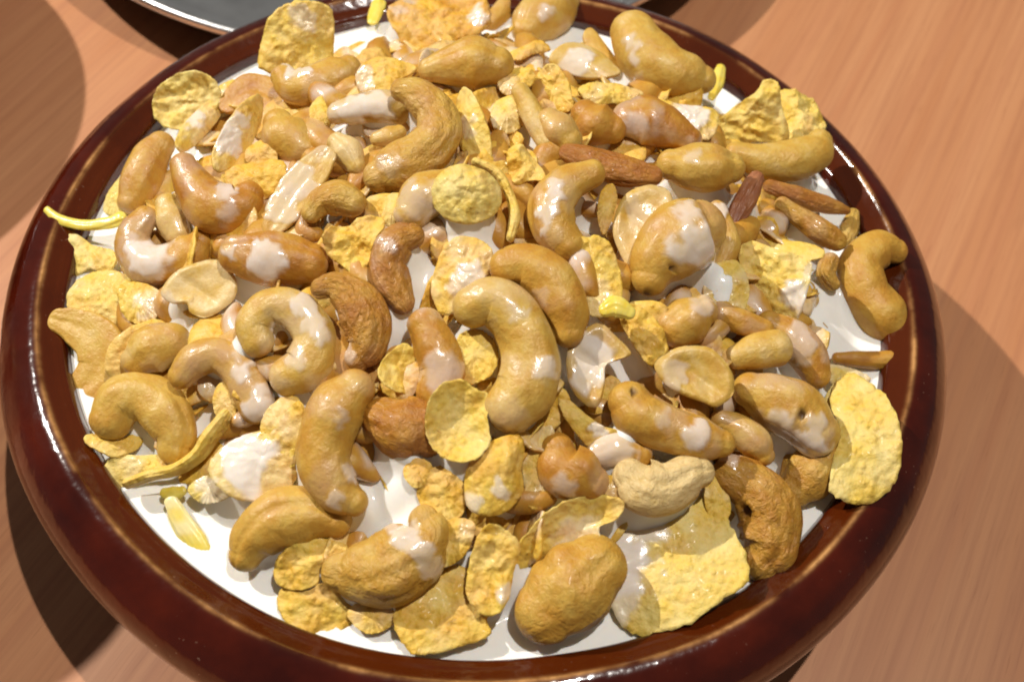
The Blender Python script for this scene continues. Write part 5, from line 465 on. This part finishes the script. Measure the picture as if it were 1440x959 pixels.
{'t': 'S', 'name': 'fruit_strip', 'cat': 'fruit strip', 'label': 'yellow fruit strip sunk in the white milk at lower left', 'group': 'bright yellow fruit strips', 'o': [-0.06026, -0.08388, -0.00545], 'N': [-0.075, -0.455, 0.887], 'V': [0.234, -0.423, 0.876], 'tone': -1, 'film': 0.6, 'milk': [], 'p': [[-5.84, 6.54, 2.86, 1.48], [-2.14, 2.03, 0.86, 2.47], [2.2, -2.41, -1.05, 2.63], [6.1, -6.26, -2.69, 1.31]], 'seam': None, 'dep': 0.4, 'flat': 0, 'wr': 2.2, 'hole': []},
{'t': 'S', 'name': 'fruit_strip', 'cat': 'fruit strip', 'label': 'small yellow fruit bead at the top of the sunken strip', 'group': 'bright yellow fruit strips', 'o': [-0.06595, -0.07511, -0.00205], 'N': [-0.087, -0.446, 0.891], 'V': [0.251, -0.449, 0.858], 'tone': -1, 'film': 0, 'milk': [], 'p': [[-1.93, -0.13, -0.25, 1.33], [0.11, -0.2, -0.09, 1.82], [2.04, 0.47, 0.43, 1.16]], 'seam': None, 'dep': 0.5, 'flat': 0, 'wr': 2.2, 'hole': []},
{'t': 'S', 'name': 'fruit_strip', 'cat': 'fruit strip', 'label': 'yellow fruit sliver standing against the back right rim', 'group': 'bright yellow fruit strips', 'o': [0.06394, 0.07681, 0.00295], 'N': [0.163, -0.137, 0.977], 'V': [-0.141, -0.743, 0.655], 'tone': -1, 'film': 0, 'milk': [], 'p': [[-1.77, -6.55, -0.62, 1.07], [-0.02, -0.67, -0.09, 2.15], [1.31, 5.73, 0.58, 1.5]], 'seam': None, 'dep': 0.5, 'flat': 0, 'wr': 2.2, 'hole': []},
{'t': 'S', 'name': 'fruit_strip', 'cat': 'fruit strip', 'label': 'yellow fruit wedge tucked beside the crinkled flake near the centre', 'group': 'bright yellow fruit strips', 'o': [0.03268, -0.03609, 0.03223], 'N': [0.076, -0.41, 0.909], 'V': [-0.082, -0.612, 0.787], 'tone': -1, 'film': 0, 'milk': [], 'p': [[-2.46, -0.42, 0.01, 1.79], [-0.23, 0.49, 0.24, 2.77], [2.82, -0.33, -0.38, 1.79]], 'seam': None, 'dep': 0.5, 'flat': 0, 'wr': 2.2, 'hole': []},
{'t': 'S', 'name': 'fruit_strip', 'cat': 'fruit strip', 'label': 'yellow fruit strip at the top edge between two flakes', 'group': 'bright yellow fruit strips', 'o': [-0.0432, 0.10423, -0.00211], 'N': [-0.089, -0.064, 0.994], 'V': [0.128, -0.767, 0.629], 'tone': -1, 'film': 0, 'milk': [], 'p': [[0.06, 6.72, 0.44, 2.26], [0.13, -0.47, -0.02, 2.72], [-0.26, -7.54, -0.51, 1.81]], 'seam': None, 'dep': 0.5, 'flat': 0, 'wr': 2.2, 'hole': []},
{'t': 'O', 'name': 'corn_flake', 'cat': 'corn flake', 'label': 'crumpled golden flake below the cupped flake at the front centre', 'group': 'corn flakes among the cashews', 'o': [0.00021, -0.08603, 0.00758], 'N': [0.017, -0.465, 0.885], 'V': [0.033, -0.447, 0.894], 'tone': 0.5, 'film': 0.3, 'milk': [], 'p': [[-2.97, -5.27], [0.79, -4.66], [3.92, -1.25], [5.16, 4.05], [1.05, 5.3], [-3.04, 3.12], [-4.89, -1.24]], 'U': [0.996, 0.088, 0.027], 'prof': 'flake', 'dome': 0.95, 'bump': 0.79, 'fold': 0.95, 'thick': 0.6, 'jag': 1.0, 'dm': 'flake'},
{'t': 'O', 'name': 'corn_flake', 'cat': 'corn flake', 'label': 'pale soaked flake half sunk in the milk beside the yellow strip', 'group': 'corn flakes among the cashews', 'o': [-0.0564, -0.07517, 0.00162], 'N': [-0.045, -0.451, 0.891], 'V': [0.223, -0.457, 0.861], 'tone': 0.1, 'film': 0.7, 'milk': [([0.55, -1.09, -0.52], 3.28, 0.6)], 'p': [[-1.79, -3.36], [3.12, -2.39], [5.32, 0.54], [2.25, 3.15], [-3.02, 2.51], [-5.88, -0.43]], 'U': [0.995, 0.06, 0.081], 'prof': 'flake', 'dome': 0.98, 'bump': 0.25, 'fold': 0.0, 'thick': 0.62, 'jag': 1.0, 'dm': 'flake'},
{'t': 'O', 'name': 'corn_flake', 'cat': 'corn flake', 'label': 'olive wet flake under the big milk-capped cashew, right of centre', 'group': 'corn flakes among the cashews', 'o': [0.06066, -0.01726, 0.02019], 'N': [0.105, -0.393, 0.914], 'V': [-0.166, -0.624, 0.763], 'tone': 0.3, 'film': 0.5, 'milk': [], 'p': [[-4.57, -4.36], [-0.37, -7.1], [4.38, -5.16], [5.76, 2.1], [3.08, 7.47], [-2.4, 6.19], [-5.82, 1.0]], 'U': [0.99, 0.124, -0.061], 'prof': 'flake', 'dome': 1.05, 'bump': 0.52, 'fold': 0.52, 'thick': 0.66, 'jag': 1.0, 'dm': 'flake'},
{'t': 'O', 'name': 'corn_flake', 'cat': 'corn flake', 'label': 'shaded olive flake under the bend of the S-curved cashew', 'group': 'corn flakes among the cashews', 'o': [0.00106, -0.04771, 0.02478], 'N': [0.018, -0.439, 0.898], 'V': [0.03, -0.575, 0.818], 'tone': 0.35, 'film': 0.12, 'milk': [], 'p': [[-3.86, -4.29], [0.03, -6.23], [4.56, -3.59], [5.52, 2.34], [1.6, 6.29], [-2.96, 5.26], [-4.87, 0.3]], 'U': [0.996, 0.089, 0.023], 'prof': 'flake', 'dome': 0.98, 'bump': 0.49, 'fold': 0.49, 'thick': 0.62, 'jag': 1.0, 'dm': 'flake'},
{'t': 'O', 'name': 'corn_flake', 'cat': 'corn flake', 'label': 'small yellow flake corner above the deep orange cashew', 'group': 'corn flakes among the cashews', 'o': [-0.02199, -0.0109, 0.03099], 'N': [-0.019, -0.388, 0.922], 'V': [0.104, -0.659, 0.745], 'tone': 0.4, 'film': 0.2, 'milk': [], 'p': [[-1.51, -4.16], [1.21, -3.07], [3.2, 0.55], [1.75, 4.18], [-1.69, 3.45], [-2.96, -0.91]], 'U': [0.996, 0.075, 0.052], 'prof': 'flake', 'dome': 1.03, 'bump': 0.52, 'fold': 0.52, 'thick': 0.65, 'jag': 1.0, 'dm': 'flake'},
{'t': 'O', 'name': 'corn_flake', 'cat': 'corn flake', 'label': 'wet yellow flake between the pointed crease cashew and the slanted sliver', 'group': 'corn flakes among the cashews', 'o': [0.00441, 0.04236, 0.02714], 'N': [0.025, -0.281, 0.959], 'V': [0.015, -0.741, 0.671], 'tone': 0.4, 'film': 0.4, 'milk': [], 'p': [[-2.87, -4.33], [2.1, -2.85], [4.81, 0.31], [3.29, 4.23], [-2.12, 3.6], [-5.18, -0.91]], 'U': [0.996, 0.089, 0.001], 'prof': 'flake', 'dome': 1.15, 'bump': 0.77, 'fold': 0.77, 'thick': 0.73, 'jag': 1.0, 'dm': 'flake'},
{'t': 'O', 'name': 'corn_flake', 'cat': 'corn flake', 'label': 'curled flake bit between the cupped flake and the hooked brown lobe', 'group': 'corn flakes among the cashews', 'o': [-0.00865, -0.07323, 0.01465], 'N': [0.008, -0.459, 0.888], 'V': [0.065, -0.492, 0.868], 'tone': 0.5, 'film': 0.12, 'milk': [], 'p': [[-0.97, -3.47], [2.49, -1.89], [2.77, 1.9], [-0.73, 3.16], [-3.55, 0.31]], 'U': [0.996, 0.084, 0.035], 'prof': 'flake', 'dome': 0.95, 'bump': 0.48, 'fold': 0.0, 'thick': 0.6, 'jag': 1.0, 'dm': 'flake'},
{'t': 'O', 'name': 'corn_flake', 'cat': 'corn flake', 'label': 'milky flake behind the two leaning flakes at upper left', 'group': 'corn flakes among the cashews', 'o': [-0.07932, 0.05149, 0.00212], 'N': [-0.124, -0.26, 0.958], 'V': [0.237, -0.697, 0.677], 'tone': 0.3, 'film': 0.4, 'milk': [([-0.73, -0.23, -0.16], 2.48, 0.6)], 'p': [[-1.49, -6.36], [2.5, -3.73], [4.95, 2.36], [1.65, 6.43], [-3.23, 3.81], [-4.37, -2.39]], 'U': [0.989, 0.05, 0.141], 'prof': 'flake', 'dome': 1.24, 'bump': 0.62, 'fold': 0.0, 'thick': 0.79, 'jag': 1.0, 'dm': 'flake'},
{'t': 'O', 'name': 'corn_flake', 'cat': 'corn flake', 'label': 'yellow flake wedge left of the pale creased cashew', 'group': 'corn flakes among the cashews', 'o': [0.0345, -0.07218, 0.01171], 'N': [0.055, -0.456, 0.888], 'V': [-0.089, -0.49, 0.867], 'tone': 0.4, 'film': 0.35, 'milk': [], 'p': [[-2.5, -2.23], [0.72, -3.18], [3.65, -1.27], [2.4, 2.56], [-1.14, 3.83], [-3.12, 0.31]], 'U': [0.994, 0.105, -0.007], 'prof': 'flake', 'dome': 0.96, 'bump': 0.48, 'fold': 0.0, 'thick': 0.61, 'jag': 1.0, 'dm': 'flake'},
{'t': 'O', 'name': 'corn_flake', 'cat': 'corn flake', 'label': 'soaked flake lying in the milk under the almond slice at right', 'group': 'corn flakes among the cashews', 'o': [0.09463, -0.02582, 0.00013], 'N': [0.141, -0.393, 0.909], 'V': [-0.261, -0.564, 0.783], 'tone': 0.3, 'film': 0.6, 'milk': [], 'p': [[-2.99, -2.11], [3.45, -3.4], [6.69, -0.73], [3.37, 1.76], [-3.47, 3.03], [-7.0, 1.45]], 'U': [0.986, 0.138, -0.093], 'prof': 'flake', 'dome': 1.09, 'bump': 0.36, 'fold': 0.0, 'thick': 0.69, 'jag': 1.0, 'dm': 'flake'},
{'t': 'O', 'name': 'corn_flake', 'cat': 'corn flake', 'label': 'flake corner behind the arched golden cashew at left', 'group': 'corn flakes among the cashews', 'o': [-0.05582, -0.05694, 0.01041], 'N': [-0.051, -0.439, 0.897], 'V': [0.22, -0.516, 0.828], 'tone': 0.4, 'film': 0.2, 'milk': [], 'p': [[-2.09, -3.38], [0.96, -4.4], [2.85, -1.4], [2.31, 3.62], [-1.09, 4.65], [-2.95, 0.96]], 'U': [0.995, 0.058, 0.086], 'prof': 'flake', 'dome': 1.0, 'bump': 0.5, 'fold': 0.5, 'thick': 0.63, 'jag': 1.0, 'dm': 'flake'},
{'t': 'O', 'name': 'corn_flake', 'cat': 'corn flake', 'label': 'tan flake left of the milk-drenched bone-shaped cashew', 'group': 'corn flakes among the cashews', 'o': [-0.06027, 0.01401, 0.01916], 'N': [-0.086, -0.337, 0.938], 'V': [0.209, -0.672, 0.71], 'tone': 0.6, 'film': 0.12, 'milk': [], 'p': [[-3.12, -2.48], [0.72, -3.8], [4.37, -1.88], [3.37, 2.62], [-1.27, 4.39], [-4.1, 1.2]], 'U': [0.992, 0.054, 0.11], 'prof': 'flake', 'dome': 1.12, 'bump': 0.74, 'fold': 0.56, 'thick': 0.71, 'jag': 1.0, 'dm': 'flake'},
{'t': 'O', 'name': 'corn_flake', 'cat': 'corn flake', 'label': 'yellow flake patch in front of the ring-curled milky cashew', 'group': 'corn flakes among the cashews', 'o': [-0.08434, -0.02673, 0.00565], 'N': [-0.1, -0.397, 0.912], 'V': [0.289, -0.566, 0.772], 'tone': 0.35, 'film': 0.45, 'milk': [([2.47, -0.9, -0.12], 2.86, 0.6)], 'p': [[-3.63, -3.91], [1.62, -5.85], [5.4, -2.26], [4.33, 2.92], [-1.72, 5.29], [-6.04, 3.9]], 'U': [0.991, 0.042, 0.127], 'prof': 'flake', 'dome': 1.07, 'bump': 0.54, 'fold': 0.0, 'thick': 0.68, 'jag': 1.0, 'dm': 'flake'},
{'t': 'O', 'name': 'corn_flake', 'cat': 'corn flake', 'label': 'golden flake left of the flat front flake, under the striped cashew', 'group': 'corn flakes among the cashews', 'o': [-0.01557, -0.10075, -0.00237], 'N': [0.003, -0.468, 0.884], 'V': [0.089, -0.388, 0.917], 'tone': 0.5, 'film': 0.3, 'milk': [], 'p': [[-1.3, -3.69], [3.7, -2.46], [4.91, 0.61], [1.74, 2.46], [-3.3, 3.09], [-5.75, 0.01]], 'U': [0.996, 0.081, 0.04], 'prof': 'flake', 'dome': 0.94, 'bump': 0.47, 'fold': 0.47, 'thick': 0.6, 'jag': 1.0, 'dm': 'flake'},
{'t': 'O', 'name': 'corn_flake', 'cat': 'corn flake', 'label': 'soft yellow flake between the scorched cashew and the pale creased one', 'group': 'corn flakes among the cashews', 'o': [0.06009, -0.06794, 0.00514], 'N': [0.083, -0.446, 0.891], 'V': [-0.173, -0.486, 0.857], 'tone': 0.35, 'film': 0.4, 'milk': [], 'p': [[-2.1, -3.11], [0.86, -5.7], [3.31, -2.12], [2.11, 3.12], [-1.2, 5.74], [-2.97, 2.12]], 'U': [0.992, 0.118, -0.033], 'prof': 'flake', 'dome': 0.99, 'bump': 0.49, 'fold': 0.0, 'thick': 0.63, 'jag': 1.0, 'dm': 'flake'}
]
for i, it in enumerate(ITEMS):
    me = build_spine(it, i) if it['t'] == 'S' else build_outline(it, i)
    o = link(it['name'], me, loc=it['o'], label=it['label'], category=it['cat'], group=it['group'])
    o['tone'] = float(it['tone']); o['wrinkle'] = float(it.get('wr', 1.))

# ------------------------------------------------------------------ milk: level in the bowl, and settled into the hollows of the heap
import numpy as np
from mathutils.bvhtree import BVHTree
POOLS = [(-0.0143, -0.0754, 0.008, 0.005), (-0.0021, -0.0159, 0.008, 0.005), (0.0955, -0.0043, 0.012, 0.0035), (-0.0627, -0.0381, 0.007, 0.0045), (-0.0528, -0.043, 0.006, 0.004), (-0.0757, -0.0301, 0.005, 0.003), (-0.0401, 0.0832, 0.008, 0.005), (0.0597, -0.0168, 0.006, 0.004), (0.0864, 0.0186, 0.006, 0.003), (0.0355, -0.0623, 0.006, 0.003), (-0.0176, -0.0374, 0.005, 0.0025), (0.057, 0.0584, 0.006, 0.003), (0.0011, 0.0193, 0.005, 0.0025), (-0.0762, -0.0648, 0.006, 0.002), (0.0141, -0.0885, 0.006, 0.003), (0.0753, -0.0451, 0.005, 0.002), (-0.0763, 0.0643, 0.006, 0.003), (0.0206, -0.0722, 0.006, 0.003), (0.0688, 0.0162, 0.005, 0.003), (-0.0009, -0.0687, 0.005, 0.002), (-0.0158, -0.0244, 0.006, 0.003), (-0.0333, -0.0698, 0.005, 0.002), (0.0125, 0.0604, 0.006, 0.003), (0.0129, 0.0077, 0.005, 0.003)]
def milk_surface():
    V, P = [], []
    for o in C.objects:
        if o.type == 'MESH' and o.parent is None and o.get('group') or o.name.startswith('dried_fruit'):
            if o.type != 'MESH': continue
            b = len(V); l = o.location; V += [v.co + l for v in o.data.vertices]; P += [tuple(b + i for i in p.vertices) for p in o.data.polygons]
    bvh = BVHTree.FromPolygons(V, P)
    step = .0006; n = int(.1105 / step); ax = np.arange(-n, n + 1) * step; m = len(ax); base = -.0058
    h = np.full((m, m), base)
    for i in range(m):
        for j in range(m):
            if ax[i] ** 2 + ax[j] ** 2 < .1075 ** 2:
                q = bvh.ray_cast(Vector((ax[i], ax[j], .12)), Vector((0, 0, -1)))[0]
                if q is not None: h[i, j] = max(q.z, base)
    X, Y = np.meshgrid(ax, ax, indexing='ij'); R = np.hypot(X, Y)
    h = np.maximum(h, -.008 + .036 * (1 - (R / .106) ** 2) - .0012)
    def shift(a, dx, dy): return np.roll(np.roll(a, dx, 0), dy, 1)
    e = h.copy()
    for dx in range(-5, 6):
        for dy in range(-5, 6):
            if dx * dx + dy * dy <= 13: e = np.minimum(e, shift(h, dx, dy))
    def blur(a, k):
        for axx in (0, 1):
            c = np.zeros_like(a)
            for d in range(-k, k + 1): c += np.roll(a, d, axx)
            a = c / (2 * k + 1)
        return a
    e = blur(blur(e, 3), 3)
    off = np.empty_like(e)
    for i in range(m):
        for j in range(m):
            off[i, j] = noise.noise(Vector((ax[i] * 38 + 3.1, ax[j] * 38, .7))) + .5 * noise.noise(Vector((ax[i] * 90, ax[j] * 90 + 5, 2.7)))
    lift = -.0027 + .0032 * off
    for x, y, r, k in POOLS: lift = lift + k * np.exp(-((X - x) ** 2 + (Y - y) ** 2) / r ** 2)
    lift = np.clip(lift, -.005, .0050)
    z = e + lift
    w = np.zeros_like(z)
    for x, y, r, k in POOLS: w = np.maximum(w, min(1., k / .0038) * np.exp(-(np.hypot(X - x, Y - y) / r) ** 4))
    w = np.clip(w * (.95 + .35 * off), 0, 1); hm = blur(blur(h, 3), 3)
    z = np.maximum(z, (1 - w) * (e + np.minimum(lift, 0)) + w * (hm + .0002))
    edge = np.clip((.1050 - R) / .006, 0, 1); edge = edge * edge * (3 - 2 * edge)
    z = base + (z - base) * edge
    z = np.maximum(z, base + .00035 * off)
    z = blur(blur(z, 1), 1)
    idx = -np.ones((m, m), int); Vv, Fc = [], []
    for i in range(m):
        for j in range(m):
            if R[i, j] < .1098: idx[i, j] = len(Vv); Vv.append((ax[i], ax[j], z[i, j]))
    for i in range(m - 1):
        for j in range(m - 1):
            q = (idx[i, j], idx[i + 1, j], idx[i + 1, j + 1], idx[i, j + 1])
            if min(q) >= 0: Fc.append(tuple(int(k) for k in q))
    return mesh('milk', Vv, Fc, MILKM), bvh, (ax, z)
milk_me, bvh, surf = milk_surface()
link('milk', milk_me, label='white milk filling the bowl and the hollows between the nuts', category='milk')
